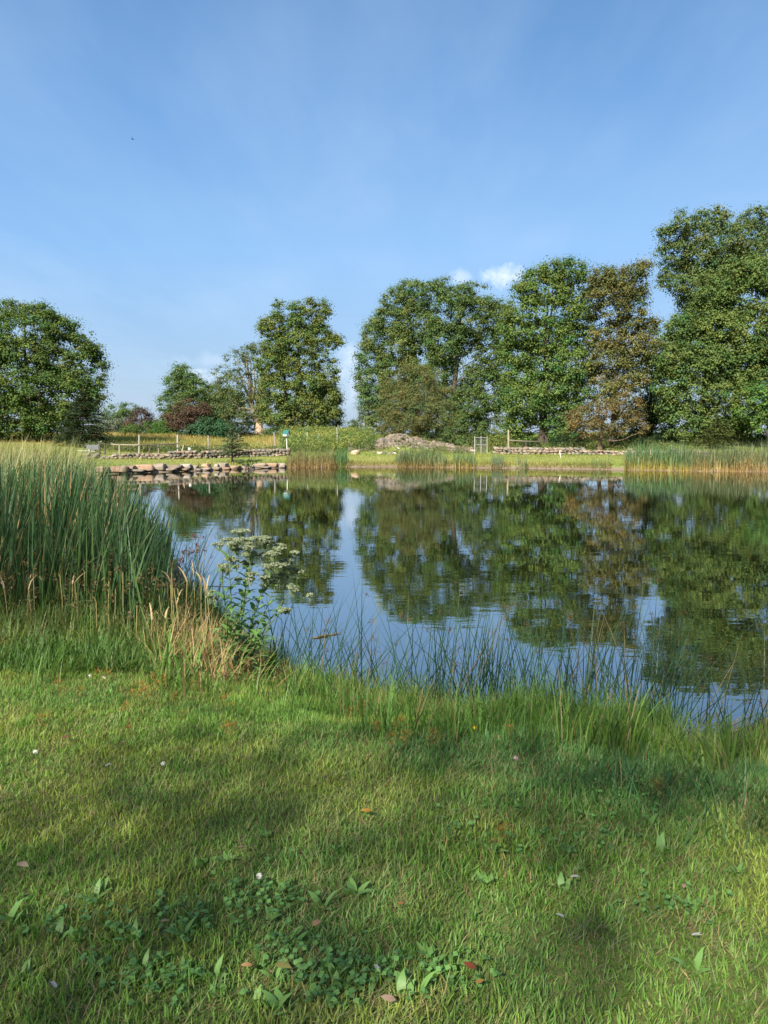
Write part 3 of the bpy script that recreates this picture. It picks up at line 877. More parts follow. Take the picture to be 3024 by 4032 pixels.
# the rubble heap with its two arms
g = Geo()
prof = [(1372, 1782, 1748), (1400, 1782, 1744), (1440, 1778, 1740), (1490, 1776, 1732), (1520, 1765, 1720), (1560, 1760, 1706), (1600, 1762, 1714), (1640, 1766, 1724), (1690, 1768, 1735), (1740, 1774, 1742), (1790, 1784, 1753),
        (1830, 1784, 1758), (1868, 1786, 1764)]
pp = np.array(prof, float)
for k in range(760):
    px = rng.uniform(1372, 1868)
    lo, hi = np.interp(px, pp[:, 0], pp[:, 1]), np.interp(px, pp[:, 0], pp[:, 2])
    u = rng.random()
    foot = ground(px, lo)
    D = foot[1] + u * 1.9 + .15
    p = at(px, lo + (hi - lo) * u, D)
    p[2] = max(p[2], gz(p[0], p[1]) + .03)
    add_stone(g, p - [0, 0, .05], rng.uniform(.11, .22) * np.array([1.1, .9, .7]) * rng.uniform(.8, 1.2), None, STONES[rng.integers(6)] * rng.uniform(.6, 1.0), .35)
# the earth core below the loose stones
for px in np.linspace(1390, 1850, 36):
    lo, hi = np.interp(px, pp[:, 0], pp[:, 1]), np.interp(px, pp[:, 0], pp[:, 2])
    for u in (.15, .5, .8):
        foot = ground(px, lo)
        p = at(px, lo + (hi - lo) * u + 8, foot[1] + u * 1.9 + .45)
        add_stone(g, p, (.34, .3, .26), None, (.11, .09, .07))
b = ground(1560, 1765)
tag(g.build('stone_wall', M_STONE, origin=b), 'high heap of tumbled field stones below the olive brown tree', 'stone wall', 'dry stone walls')

# single stones fallen in front of the heap
loose = [(1400, 1790, 36, 22, (.44, .31, .22), 'squared orange stone at the left end of the rubble heap'),
         (1470, 1785, 16, 9, None, 'small pale stone fallen left below the rubble heap'), (1496, 1787, 20, 10, (.5, .42, .33), 'longish pale stone fallen second from left below the rubble heap'),
         (1512, 1788, 20, 9, None, 'flat stone third from left below the rubble heap'), (1536, 1790, 20, 10, None, 'grey stone fourth from left below the rubble heap'),
         (1553, 1789, 22, 10, (.5, .43, .36), 'light block in the middle of the stones fallen below the rubble heap'), (1578, 1782, 12, 8, None, 'little stone perched on the slope below the rubble heap summit'),
         (1568, 1770, 12, 9, (.45, .42, .38), 'pale grey stone highest on the grassy slope of the rubble heap'), (1590, 1792, 26, 10, None, 'mossy mound stone rightmost of those fallen below the rubble heap'),
         (1862, 1783, 20, 15, (.45, .38, .31), 'round pale stone beside the metal frame')]
for px, py, w_, h_, c, lab in loose:
    p = ground(px, py)
    m = mpp(py, p[1])
    g = Geo()
    add_stone(g, p + [0, 0, h_ * m * .35], np.array([w_ * .55, w_ * .45, h_ * .6]) * m, rng.normal() * .3, c, .1)
    tag(g.build('fallen_stone', M_STONE, origin=p), lab, 'stone', 'stones fallen from the rubble heap')

# boulders along the water: left px, right px, top py, bottom py, colour, label
T_ = [(.40, .31, .225), (.47, .315, .21), (.36, .30, .24), (.52, .45, .36)]
bl = [(378, 424, 1838, 1858, 0, 'greenish flat boulder farthest left on the stone shore'),
      (438, 500, 1837, 1858, 1, 'long orange boulder second from left on the stone shore'),
      (478, 502, 1834, 1848, 3, 'slanting pale stone wedged on the orange boulder'),
      (503, 534, 1833, 1848, 0, 'squat stone left of the largest shore boulder'),
      (530, 606, 1830, 1852, 1, 'largest long tan boulder of the stone shore'),
      (512, 570, 1848, 1856, 2, 'flat slab at the waterline below the largest shore boulder'),
      (612, 648, 1827, 1851, 2, 'rounded upright grey boulder on the stone shore'),
      (654, 712, 1831, 1842, 0, 'flat topped slab right of the upright boulder'),
      (648, 695, 1843, 1852, 2, 'thin low slab under the flat topped slab'),
      (712, 752, 1828, 1843, 3, 'whitest block of the stone shore'),
      (700, 740, 1844, 1852, 1, 'low brown slab under the whitest block'),
      (752, 778, 1832, 1845, 0, 'tan block right of the whitest block'),
      (760, 792, 1844, 1852, 2, 'low slab at the waterline below the tan block'),
      (797, 826, 1826, 1842, 1, 'rust stained square block with weeds on its left'),
      (798, 832, 1842, 1850, 2, 'thin slab under the rust stained block'),
      (846, 862, 1828, 1842, 3, 'narrow pale block left of the grey ledge block'),
      (858, 896, 1824, 1840, 2, 'broad grey block left of the trailing bush'),
      (838, 868, 1840, 1848, 0, 'small slab under the narrow pale block'),
      (870, 906, 1840, 1848, 1, 'small brown slab under the broad grey block'),
      (908, 946, 1834, 1846, 1, 'rounded brown stone below the young spruce'),
      (958, 992, 1834, 1845, 2, 'grey stone under the trailing bush'),
      (984, 1000, 1833, 1842, 3, 'small pale stone right of the trailing bush'),
      (1002, 1050, 1824, 1837, 0, 'long brown ledge stone right of the trailing bush'),
      (1000, 1062, 1836, 1843, 2, 'long low slab at the waterline under the ledge stone'),
      (1050, 1092, 1824, 1838, 1, 'large sloping tan boulder toward the reeds'),
      (1086, 1104, 1826, 1838, 0, 'narrow tan stone right of the large sloping boulder'),
      (1098, 1124, 1824, 1840, 2, 'dark grey boulder touching the brown reeds')]
for x0, x1, y0, y1, ci, lab in bl:
    cx = (x0 + x1) / 2
    w0 = on_water(cx, np.interp(cx, [330, 450, 700, 950, 1120], [1868, 1866, 1857, 1847, 1842]))
    D = w0[1] + .12 + (.22 if y1 < np.interp(cx, [450, 1120], [1858, 1838]) else 0)
    m = mpp(y0, D)
    zc = at(cx, (y0 + y1) / 2, D)
    g = Geo()
    sz = np.array([(x1 - x0) * .57 * m, .34, (y1 - y0) * .60 * m])
    bm = bmesh.new()
    bmesh.ops.create_icosphere(bm, subdivisions=3, radius=1.0)
    v = np.array([tuple(q.co) for q in bm.verts])
    f = np.array([[q.index for q in p.verts] for p in bm.faces])
    bm.free()
    v = np.sign(v) * np.abs(v) ** .36                         # squarish boulder
    v /= np.abs(v).max(0)
    for k in range(7):
        d = rand_unit(1)[0]
        lim = rng.uniform(.85, 1.25)
        v = v - np.maximum(v @ d - lim, 0)[:, None] * d * .9
    v = v * (1 + .035 * np.sin(v[:, [1]] * 7 + rng.random() * 6) * np.cos(v[:, [0]] * 6))
    g.add(v * sz + zc, f, np.array(T_[ci]) * rng.uniform(.5, .75))
    tag(g.build('shore_boulder', M_STONE, origin=zc), lab, 'boulder', 'boulders edging the far shore')

# ------------------------------------------------------------------ fences, posts, birdhouse
def post(g, foot, top, r, col, sides=7):
    mid = (foot + top) / 2
    tube(g, np.array([foot - [0, 0, .1], mid, top]), [r, r * .95, r * .88], col, sides)


GREY = (.27, .255, .215)
DARK = (.07, .058, .045)


def up(px, py_foot, py_top, lean=0.0):
    f = ground(px, py_foot)
    t = at(px + lean, py_top, f[1])
    return f, t


# rail fence on the left
f0 = ground(548, 1796)
fence = empty('rail_fence', f0, 'old wooden rail fence with one tall grey post, left meadow', 'fence')
for px, pf, pt, r, c in [(548, 1796, 1712, .062, GREY), (470, 1790, 1750, .05, GREY), (413, 1792, 1745, .05, DARK), (392, 1792, 1742, .06, DARK), (624, 1772, 1752, .045, (.2, .17, .13)), (699, 1776, 1712, .055, (.33, .31, .28))]:
    Dp = f0[1] + (px - 548) * .002
    a = at(px, pf, Dp)
    a[2] = gz(a[0], Dp)
    t = at(px, pt, a[1])
    g = Geo()
    post(g, a, t, r, c)
    g.build('post', M_WOOD, fence)
for p0, p1, c in [((388, 1746), (440, 1750), DARK), ((437, 1749), (546, 1752), (.27, .225, .165)), ((550, 1754), (700, 1747), (.06, .05, .04))]:
    g = Geo()
    a, t = at(p0[0], p0[1], f0[1] - .06), at(p1[0], p1[1], f0[1] - .06)
    tube(g, path(a, t, (0, 0, -.01), 5, .006), .042, c, 6)
    g.build('rail', M_WOOD, fence)
# white low rail by the reeds
f1 = ground(352, 1800)
wf = empty('white_rail', f1, 'low white rail on a white post at the edge of the pale reeds', 'fence')
g = Geo(); post(g, f1, at(351, 1768, f1[1]), .05, (.42, .40, .35)); g.build('post', M_PAINT, wf)
g = Geo(); tube(g, np.array([at(300, 1774, f1[1] - .07), at(374, 1777, f1[1] - .07)]), .022, (.40, .40, .36), 5); g.build('rail', M_PAINT, wf)


def single_post(name, label, px, pf, pt, r, col, lean=0, mat=None, group='posts on the far bank', cat='post', sides=7):
    a, t = up(px, pf, pt, lean)
    g = Geo()
    post(g, a, t, r, col, sides)
    o = g.build(name, mat or M_WOOD, origin=a)
    return tag(o, label, cat, group)


single_post('white_stake', 'short white peg left of the low white rail', 337, 1804, 1790, .04, (.6, .57, .5))
single_post('leaning_stake', 'thin dark slanting stake under the rail fence', 583, 1794, 1758, .035, (.13, .10, .08), 10)
single_post('leaning_log', 'knobbly pale driftwood stake slanting beside the small white nest box', 711, 1798, 1752, .055, (.34, .27, .2), 13)
single_post('wooden_post', 'tall grey post behind the young spruce, on its left', 823, 1786, 1714, .055, (.25, .23, .19), -3)
single_post('leaning_stake', 'dark stake propped against the tall grey post left of the young spruce', 811, 1786, 1754, .035, (.16, .14, .11), 12)
single_post('wooden_post', 'short grey post peeping over the top of the young spruce', 941, 1745, 1712, .055, (.27, .25, .2))
single_post('wooden_post', 'tall thin grey post left of the white birdhouse', 1083, 1780, 1702, .05, (.27, .255, .22), -4)
single_post('wooden_post', 'tall thin post right of the birdhouse, before the dark thicket', 1210, 1764, 1702, .05, (.30, .285, .24))
single_post('wooden_post', 'slim grey post above the green end of the brown reeds', 1329, 1768, 1684, .05, (.28, .26, .22), -2)
single_post('leaning_stake', 'very thin dark stake behind the low wall right of the young spruce', 995, 1788, 1760, .018, (.12, .11, .08), 4)
single_post('wooden_post', 'short brown stub on the skyline left of the saplings', 1304, 1705, 1684, .07, (.11, .065, .05))
single_post('white_stake', 'leaning white stake on the grass before the neat wall', 2209, 1804, 1776, .028, (.66, .64, .58), -6, M_PAINT)
single_post('wooden_post', 'short pale stub above the bush under the oaks', 1791, 1735, 1672, .045, (.33, .32, .28))

# rail fence on the hill left of the heap
f2 = ground(1434, 1720)
hf = empty('rail_fence', f2, 'grey post and dark rail fence climbing toward the olive brown tree', 'fence')
for px, pf, pt in [(1434, 1722, 1665), (1477, 1716, 1686), (1518, 1714, 1698)]:
    a = at(px, pf, f2[1]); a[2] = gz(a[0], a[1])
    g = Geo(); post(g, a, at(px, pt, f2[1]), .045, (.30, .28, .24)); g.build('post', M_WOOD, hf)
g = Geo(); tube(g, np.array([at(1436, 1690, f2[1] - .05), at(1500, 1682, f2[1] - .05), at(1560, 1676, f2[1] - .05)]), .04, DARK, 6); g.build('rail', M_WOOD, hf)

# post and rail on the right
f3 = ground(2002, 1776)
rf = empty('rail_fence', f3, 'tall pale post with one long rail behind the neat wall', 'fence')
for px, pf, pt, r, c in [(2002, 1776, 1692, .07, (.30, .255, .195)), (2071, 1770, 1738, .07, DARK)]:
    a = at(px, pf, f3[1]); a[2] = gz(a[0], a[1])
    g = Geo(); post(g, a, at(px, pt, f3[1]), r, c, 8); g.build('post', M_WOOD, rf)
g = Geo(); tube(g, np.array([at(2004, 1733, f3[1] - .05), at(2060, 1737, f3[1] - .05), at(2125, 1739, f3[1] - .05)]), .045, np.array([(.24, .205, .155), (.16, .135, .10), DARK]), 6); g.build('rail', M_WOOD, rf)

# metal frame gate between the walls
f4 = ground(1893, 1788)
gate = empty('metal_gate', f4, 'galvanised wire gate frame standing between two stone walls', 'gate')
for px, pf, pt in [(1869, 1786, 1718), (1894, 1788, 1717), (1918, 1786, 1718)]:
    a = at(px, pf, f4[1]); a[2] = gz(a[0], a[1])
    g = Geo(); post(g, a, at(px, pt, f4[1]), .022, (.38, .38, .36), 8); g.build('post', M_METAL, gate)
for py in (1722, 1751):
    g = Geo(); tube(g, np.array([at(1869, py, f4[1] - .03), at(1918, py + 1, f4[1] - .03)]), .014, (.36, .36, .34), 6); g.build('crossbar', M_METAL, gate)
g = Geo()
for k in range(9):
    px = 1869 + 49 * (k + .5) / 9
    tube(g, np.array([at(px, 1786, f4[1] - .01), at(px, 1722, f4[1] - .01)]), .004, (.22, .22, .2), 3)
for k in range(11):
    py = 1724 + 5.6 * k
    tube(g, np.array([at(1869, py, f4[1] - .012), at(1918, py, f4[1] - .012)]), .004, (.22, .22, .2), 3)
g.build('wire_mesh', M_METAL, gate)


def box(g, c, sx, sy, sz, col, rz=0.0):
    v = np.array([(x, y, z) for x in (-.5, .5) for y in (-.5, .5) for z in (-.5, .5)]) * [sx, sy, sz]
    R = np.array([[math.cos(rz), -math.sin(rz), 0], [math.sin(rz), math.cos(rz), 0], [0, 0, 1]])
    f = np.array([[0, 1, 3, 2], [4, 6, 7, 5], [0, 4, 5, 1], [2, 3, 7, 6], [0, 2, 6, 4], [1, 5, 7, 3]])
    g.add(v @ R.T + c, f, col)


# birdhouse on its white pole: the ridge runs left to right, the gable faces left
f5 = ground(1131, 1792)
bh = empty('birdhouse', f5, 'white birdhouse with green gable roof on a tall white pole', 'birdhouse')
top = at(1128, 1718, f5[1])
m = mpp(1718, f5[1])
hw = 21 * m                                                    # length along the ridge
g = Geo(); tube(g, np.array([f5 - [0, 0, .1], (f5 + top) / 2, top]), .026, (.74, .74, .70), 8); g.build('pole', M_PAINT, bh)
g = Geo(); tube(g, np.array([top - [0, 0, .14], top]), .035, (.05, .05, .05), 8); g.build('collar', M_METAL, bh)
rz = -.42
R = np.array([[math.cos(rz), -math.sin(rz), 0], [math.sin(rz), math.cos(rz), 0], [0, 0, 1]])
L_, B_, Hh, Hr = hw * .84, hw * .8, 9 * m, 13 * m


def bird_local(v):
    return np.asarray(v) @ R.T + top


g = Geo()
v = [(-L_ / 2, -B_ / 2, 0), (-L_ / 2, B_ / 2, 0), (-L_ / 2, B_ / 2, Hh), (-L_ / 2, 0, Hh + Hr * .92), (-L_ / 2, -B_ / 2, Hh),
     (L_ / 2, -B_ / 2, 0), (L_ / 2, B_ / 2, 0), (L_ / 2, B_ / 2, Hh), (L_ / 2, 0, Hh + Hr * .92), (L_ / 2, -B_ / 2, Hh)]
g.add(bird_local(v), [np.array([[0, 4, 3, 2, 1]]), np.array([[5, 6, 7, 8, 9]]), np.array([[0, 5, 9, 4], [1, 2, 7, 6], [0, 1, 6, 5]])], (.78, .78, .74))
g.build('body', M_PAINT, bh)
g = Geo()
for s in (-1, 1):
    e, t = .06, .025
    v = [(-L_ / 2 - e, s * (B_ / 2 + e), Hh - .05), (L_ / 2 + e, s * (B_ / 2 + e), Hh - .05), (L_ / 2 + e, 0, Hh + Hr), (-L_ / 2 - e, 0, Hh + Hr)]
    v2 = [(a, b_, c_ + t + .02) for a, b_, c_ in v]
    g.add(bird_local(v + v2), np.array([[0, 1, 2, 3], [4, 7, 6, 5], [0, 4, 5, 1], [1, 5, 6, 2], [2, 6, 7, 3], [3, 7, 4, 0]]), (.018, .115, .11))
g.build('roof', M_PAINT, bh)
g = Geo()
for z in (0.02, Hh * .55):
    v = np.array([(x, y, q) for x in (-L_ / 2, L_ / 2) for y in (-B_ / 2 - .09, -B_ / 2 - .003) for q in (z, z + .03)])
    g.add(bird_local(v), np.array([[0, 1, 3, 2], [4, 6, 7, 5], [0, 4, 5, 1], [2, 3, 7, 6], [0, 2, 6, 4], [1, 5, 7, 3]]), (.7, .7, .66))
g.build('perch_ledge', M_PAINT, bh)
for x in (-.12, .02, .14):
    g = Geo()
    th = np.linspace(0, 6.283, 11)[:-1]
    ring = np.stack([x * L_ / .35 * .8 + .03 * np.cos(th), np.full(10, -B_ / 2 - .004), Hh * .75 + .03 * np.sin(th)], -1)
    g.add(bird_local(ring), np.arange(10)[None], (.02, .02, .02))
    g.build('entrance_hole', M_PAINT, bh)

# little nest box on a thin rod
f6 = ground(746, 1803)
nb = empty('nest_box', f6, 'tiny white nest box on a thin grey rod beside the slanting driftwood', 'nest box')
t = at(746, 1772, f6[1]); m = mpp(1770, f6[1])
g = Geo(); tube(g, np.array([f6 - [0, 0, .1], t]), .014, (.42, .42, .40), 6); g.build('rod', M_METAL, nb)
g = Geo()
v = np.array([(-4.2, -3, 0), (3.2, -3, 0), (3.2, 3, 0), (-4.2, 3, 0), (-4.2, -3, 9.5), (4.6, -3, 8), (4.6, 3, 8), (-4.2, 3, 9.5)]) * m
g.add(v + t, np.array([[3, 2, 1, 0], [4, 5, 6, 7], [0, 1, 5, 4], [1, 2, 6, 5], [2, 3, 7, 6], [3, 0, 4, 7]]), (.78, .78, .74)); g.build('box', M_PAINT, nb)
g = Geo(); box(g, t + np.array([.3 * m, 0, 10.6 * m]), 7 * m, 7.5 * m, 1.6 * m, (.09, .08, .07)); g.build('lid', M_PAINT, nb)
g = Geo()
th = np.linspace(0, 6.283, 11)[:-1]
g.add(np.stack([1.6 * m + 1.5 * m * np.cos(th), np.full(10, -3 * m - .004), 5.5 * m + 1.5 * m * np.sin(th)], -1) + t, np.arange(10)[None], (.05, .05, .05)); g.build('entrance_hole', M_PAINT, nb)

# small red ball-shaped thing in the meadow and the grey cart under the evergreen
p = ground(681, 1766)
g = Geo(); add_stone(g, p + [0, 0, .13], (.15, .13, .14), .3, (.42, .045, .035), .1)
tag(g.build('red_buoy', M_PAINT, origin=p), 'small round red object lying in the meadow below the dark rail', 'red object')
p = ground(362, 1788)
ct = empty('garden_cart', p, 'grey shaded cart half hidden under the dark evergreen', 'cart')
g = Geo(); box(g, p + [0, .3, .42], .75, .5, .34, (.12, .13, .145), .1); g.build('tray', M_METAL, ct)
for s in (-.22, .22):
    g = Geo()
    th = np.linspace(0, 2 * math.pi, 17)
    tube(g, np.stack([p[0] + s + .13 * np.cos(th), np.full(17, p[1] + .02), p[2] + .16 + .13 * np.sin(th)], -1), .03, (.05, .05, .05), 6)
    g.build('wheel', M_METAL, ct)
g = Geo(); tube(g, np.array([p + [.3, .1, .5], p + [.62, .1, .85]]), .018, (.4, .4, .4), 5); g.build('handle', M_METAL, ct)

# pale milkweed above the reeds
p = ground(1253, 1772)
mk = empty('milkweed_plant', p, 'pale silvery leaved plant rising from the weeds above the brown reeds', 'plant')
c0 = at(1253, 1755, p[1]); t0 = at(1253, 1716, p[1])
g = Geo(); tube(g, np.array([p, c0, t0]), [.02, .018, .01], (.14, .16, .09), 5); g.build('stem', M_WEED, mk)
g = Geo()
n = 16
tt = np.linspace(.25, 1, n)
P = c0 + (t0 - c0) * tt[:, None]
blades(g, P, .27, .10, np.arange(n) * 2.3 + .2, .9 - .55 * tt, .5, (.36, .42, .30), (.40, .46, .34), 4, leafy=True)
g.build('leaves', M_WEED, mk)
g = Geo()
n = 60
blades(g, p + rng.normal(size=(n, 3)) * [.18, .1, 0], rng.uniform(.25, .5, n), .05, rng.random(n) * 6.28, .4, .8, (.06, .035, .028), (.09, .05, .035), 3, leafy=True)
g.build('withered_leaves', M_DRY, mk)

# ------------------------------------------------------------------ grass and weeds of the far bank
def scatter(n, x0, x1, y0, y1):
    x = rng.uniform(x0, x1, n)
    y = rng.uniform(y0, y1, n)
    return x, y, pond_sd(x, y)


def lerp(a, b, t):
    t = np.clip(np.asarray(t), 0, 1)[:, None]
    return np.asarray(a) * (1 - t) + np.asarray(b) * t


# mown strip round the far shore
x, y, sd = scatter(190000, -32, 38, 38, 64)
k = (sd > .25) & (sd < 8)
x, y, sd = x[k], y[k], sd[k]
n = len(x)
pt = fbm(x, y * 2.2, 5, 21)
edge = (sd < 1.3)
col = lerp((.19, .27, .05), (.36, .345, .11), (pt - .35) * 2.8)
col *= np.clip(1 + .2 * rng.normal(size=(n, 1)), .5, 1.6)
h = np.where(edge, rng.uniform(.12, .38, n), rng.uniform(.05, .16, n)) * (.5 + fbm(x, y, 1.2, 5))
g = Geo()
blades(g, np.stack([x, y, height(x, y)], -1), h, rng.uniform(.012, .03, n), rng.random(n) * 6.28, rng.uniform(0, .5, n), rng.uniform(.2, 1.0, n), col * .8, col * [1.1, 1.1, 1], 2)
tag(g.build('grass', M_BLADE), 'mown yellow green grass along the far shore', 'grass', kind='stuff')

# meadow grass behind the walls: tan on the left, greener right
x, y, sd = scatter(150000, -42, 34, 46, 96)
k = sd > 5.8
x, y = x[k], y[k]
n = len(x)
pt = fbm(x, y * 1.6, 6, 31)
left = 1 - sstep(-9, -4, x)
tan = lerp((.24, .26, .07), (.46, .31, .14), (pt - .3) * 2.6 * (.3 + .7 * sstep(56, 64, y)))
grn = lerp((.17, .26, .055), (.28, .32, .085), (pt - .3) * 2.6)
col = tan * left[:, None] + grn * (1 - left)[:, None]
col *= np.clip(1 + .2 * rng.normal(size=(n, 1)), .5, 1.6)
h = rng.uniform(.15, .5, n) * (.45 + 1.1 * fbm(x, y, 2.5, 8)) * (.35 + .65 * sstep(56, 66, y))
g = Geo()
blades(g, np.stack([x, y, height(x, y)], -1), h, rng.uniform(.015, .035, n), rng.random(n) * 6.28, rng.uniform(0, .4, n), rng.uniform(.1, .9, n), col * .8, col * [1.1, 1.1, 1], 2)
tag(g.build('meadow_grass', M_BLADE), 'tall tan and green meadow grass on the rise behind the walls', 'grass', kind='stuff')

# leafy weeds of the mid hill (goldenrod and brambles)
px = rng.uniform(1110, 1470, 2600)
D = rng.uniform(57, 80, 2600)
x = (px - PX0) / F * D
y = D
z = height(x, y)
g = Geo()
nl = 26
idx = np.repeat(np.arange(len(x)), nl)
N = len(idx)
hh = rng.uniform(.45, 1.15, len(x)) * (.4 + 1.0 * fbm(x, y, 3, 14))
tt = rng.random(N)
P = np.stack([x[idx] + rng.normal(size=N) * .14, y[idx] + rng.normal(size=N) * .14, z[idx] + hh[idx] * tt], -1)
pt = fbm(x, y, 2.2, 41)[idx]
col = lerp((.105, .165, .042), (.26, .27, .055), (pt - .42) * 3.2 + (tt - .7) * .5) * np.clip(1 + .22 * rng.normal(size=(N, 1)), .5, 1.6)
cards(g, P, unit(rand_unit(N) + [0, -.1, .7]), rng.uniform(.09, .2, N), rng.uniform(.04, .08, N), col)
blades(g, np.stack([x, y, z], -1), hh, .02, rng.random(len(x)) * 6.28, .1, .2, (.10, .13, .05), (.17, .19, .05), 2)
tag(g.build('weeds', M_WEED), 'rank yellow green weeds on the rise behind the birdhouse', 'weeds', kind='stuff')

# weeds creeping over the rubble heap
n = 230
wx = rng.uniform(1380, 1870, n)
P0 = []
for a_ in wx:
    lo, hi = np.interp(a_, pp[:, 0], pp[:, 1]), np.interp(a_, pp[:, 0], pp[:, 2])
    u_ = rng.random() ** 1.6
    P0.append(at(a_, lo + (hi - lo) * u_, ground(a_, lo)[1] + u_ * 1.9 - .05))
P0 = np.array(P0)
keepw = fbm(P0[:, 0], P0[:, 2] * 3, 1.2, 201) > .46
P0 = P0[keepw]
idx = np.repeat(np.arange(len(P0)), 22)
N = len(idx)
g = Geo()
cards(g, P0[idx] + rng.normal(size=(N, 3)) * [.17, .08, .09], unit(rand_unit(N) + [0, -.4, .6]), rng.uniform(.06, .13, N), rng.uniform(.03, .06, N), lerp((.08, .13, .04), (.19, .19, .07), rng.random(N)))
tag(g.build('creeping_weeds', M_WEED), 'green weeds creeping over the stones of the rubble heap', 'weeds', kind='stuff')

# weeds under the right hand trees and round the walls
px = np.concatenate([rng.uniform(1480, 2700, 900), rng.uniform(330, 1110, 500)])
n = len(px)
D = np.concatenate([rng.uniform(55.5, 70, 900), rng.uniform(53, 58, 500)])
x = (px - PX0) / F * D; y = D; z = height(x, y)
k = pond_sd(x, y) > 6.0
x, y, z = x[k], y[k], z[k]
idx = np.repeat(np.arange(len(x)), 24); N = len(idx)
hh = rng.uniform(.2, .6, len(x)); tt = rng.random(N)
P = np.stack([x[idx] + rng.normal(size=N) * .16, y[idx] + rng.normal(size=N) * .14, z[idx] + hh[idx] * tt], -1)
col = lerp((.06, .10, .028), (.16, .15, .05), fbm(x, y, 2, 55)[idx] * 1.6 - .4) * np.clip(1 + .25 * rng.normal(size=(N, 1)), .5, 1.6)
g = Geo()
cards(g, P, unit(rand_unit(N) + [0, -.1, .7]), rng.uniform(.08, .18, N), rng.uniform(.04, .08, N), col)
tag(g.build('undergrowth', M_WEED), 'low tangled undergrowth along the walls and below the trees', 'undergrowth', kind='stuff')


# ------------------------------------------------------------------ reed clumps on the far shore
def reed_clump(label, x0, x1, ytop, n, hgt, basecol, tipcol, mid=.45, depth=1.1, w=(.018, .035), name='reed_clump', drop=0.0, brown=.15, bend=.5):
    px = rng.uniform(x0, x1, n)
    ybase = np.interp(px, [p[0] for p in shore_px[20:]], [p[1] for p in shore_px[20:]])
    P = np.array([on_water(a, b_) for a, b_ in zip(px, ybase)])
    P[:, 1] += rng.uniform(-.35, depth, n)
    P[:, 0] = (px - PX0) / F * P[:, 1]
    P[:, 2] = np.maximum(height(P[:, 0], P[:, 1]), 0) - .03
    ex = np.clip(np.minimum(px - x0, x1 - px) / (0.16 * (x1 - x0)), 0, 1)
    h = hgt * rng.uniform(.55, 1.08, n) * (.62 + .38 * ex ** .7) * (.72 + .56 * fbm(P[:, 0], P[:, 1] * .4, 1.0, 77))
    bc = np.asarray(basecol) * np.clip(1 + .2 * rng.normal(size=(n, 1)), .5, 1.5)
    tc = np.asarray(tipcol) * np.clip(1 + .22 * rng.normal(size=(n, 1)), .5, 1.6)
    br = rng.random(n) < brown
    tc[br] = np.array([.24, .18, .085]) * rng.uniform(.7, 1.2, (br.sum(), 1))
    h = np.where(br, h * rng.uniform(.5, .95, n), h)
    g = Geo()
    blades(g, P, h, rng.uniform(w[0], w[1], n), rng.random(n) * 6.28, rng.uniform(0, .18, n), np.abs(rng.normal(size=n)) * bend + np.where(br, .5, 0), bc, tc, 4, mid=mid)
    # broken dry leaves about the feet
    m_ = n // 3
    i = rng.choice(n, m_, replace=False)
    dc = np.array([.34, .22, .10]) * np.clip(1 + .3 * rng.normal(size=(m_, 1)), .4, 1.5)
    blades(g, P[i] + rng.normal(size=(m_, 3)) * [.06, .04, 0], rng.uniform(.25, .7, m_), .025, rng.random(m_) * 6.28, rng.uniform(.1, .9, m_), rng.uniform(.2, 1.4, m_), dc, dc * 1.1, 3)
    c = P.mean(0); c[2] = 0
    o = g.build(name, M_REED, origin=c)
    return tag(o, label, 'reeds', 'reed clumps on the far shore')


reed_clump('browning reed bed below the birdhouse, right of the boulders', 1130, 1330, 1760, 900, 1.30, (.36, .25, .11), (.135, .16, .06), .7, brown=.4)
reed_clump('narrow bright green reeds at the right end of the browning bed', 1315, 1372, 1765, 240, 1.25, (.20, .25, .05), (.075, .16, .055), .4, brown=.05, bend=.25)
reed_clump('wide grey green reed bed on the middle of the far shore', 1560, 1758, 1765, 760, 1.32, (.34, .25, .09), (.10, .15, .065), .5, brown=.15, bend=.65)
reed_clump('small two tone reed clump with yellow feet, right of the wide bed', 1785, 1872, 1785, 230, 1.05, (.40, .30, .06), (.085, .15, .065), .5, brown=.15, bend=.2)
reed_clump('round bluish tuft of reeds below the metal gate', 1932, 1985, 1788, 150, .85, (.30, .22, .10), (.10, .17, .10), .4, brown=.1, bend=.5)
reed_clump('short thin reed tuft right of the bluish one', 2028, 2075, 1800, 70, .75, (.2, .2, .07), (.10, .16, .07), .4, brown=.15, bend=.35)
reed_clump('sparse knee high reeds near the right hand stand', 2330, 2400, 1800, 60, .7, (.25, .22, .08), (.10, .17, .07), .4, brown=.2, bend=.35)
reed_clump('tall green front of the reed stand at right, yellow feet', 2455, 2720, 1745, 900, 1.6, (.42, .34, .07), (.085, .155, .06), .42, 2.0, (.02, .042), brown=.1, bend=.32)
reed_clump('mixed olive reeds in the middle of the right hand stand', 2660, 2900, 1755, 900, 1.52, (.42, .30, .11), (.105, .14, .06), .5, 2.2, (.02, .04), brown=.25, bend=.55)
reed_clump('leaning tan reeds at the right edge of the photo', 2840, 3160, 1750, 1000, 1.58, (.42, .28, .12), (.115, .145, .065), .5, 2.2, (.02, .04), brown=.28, bend=.6)

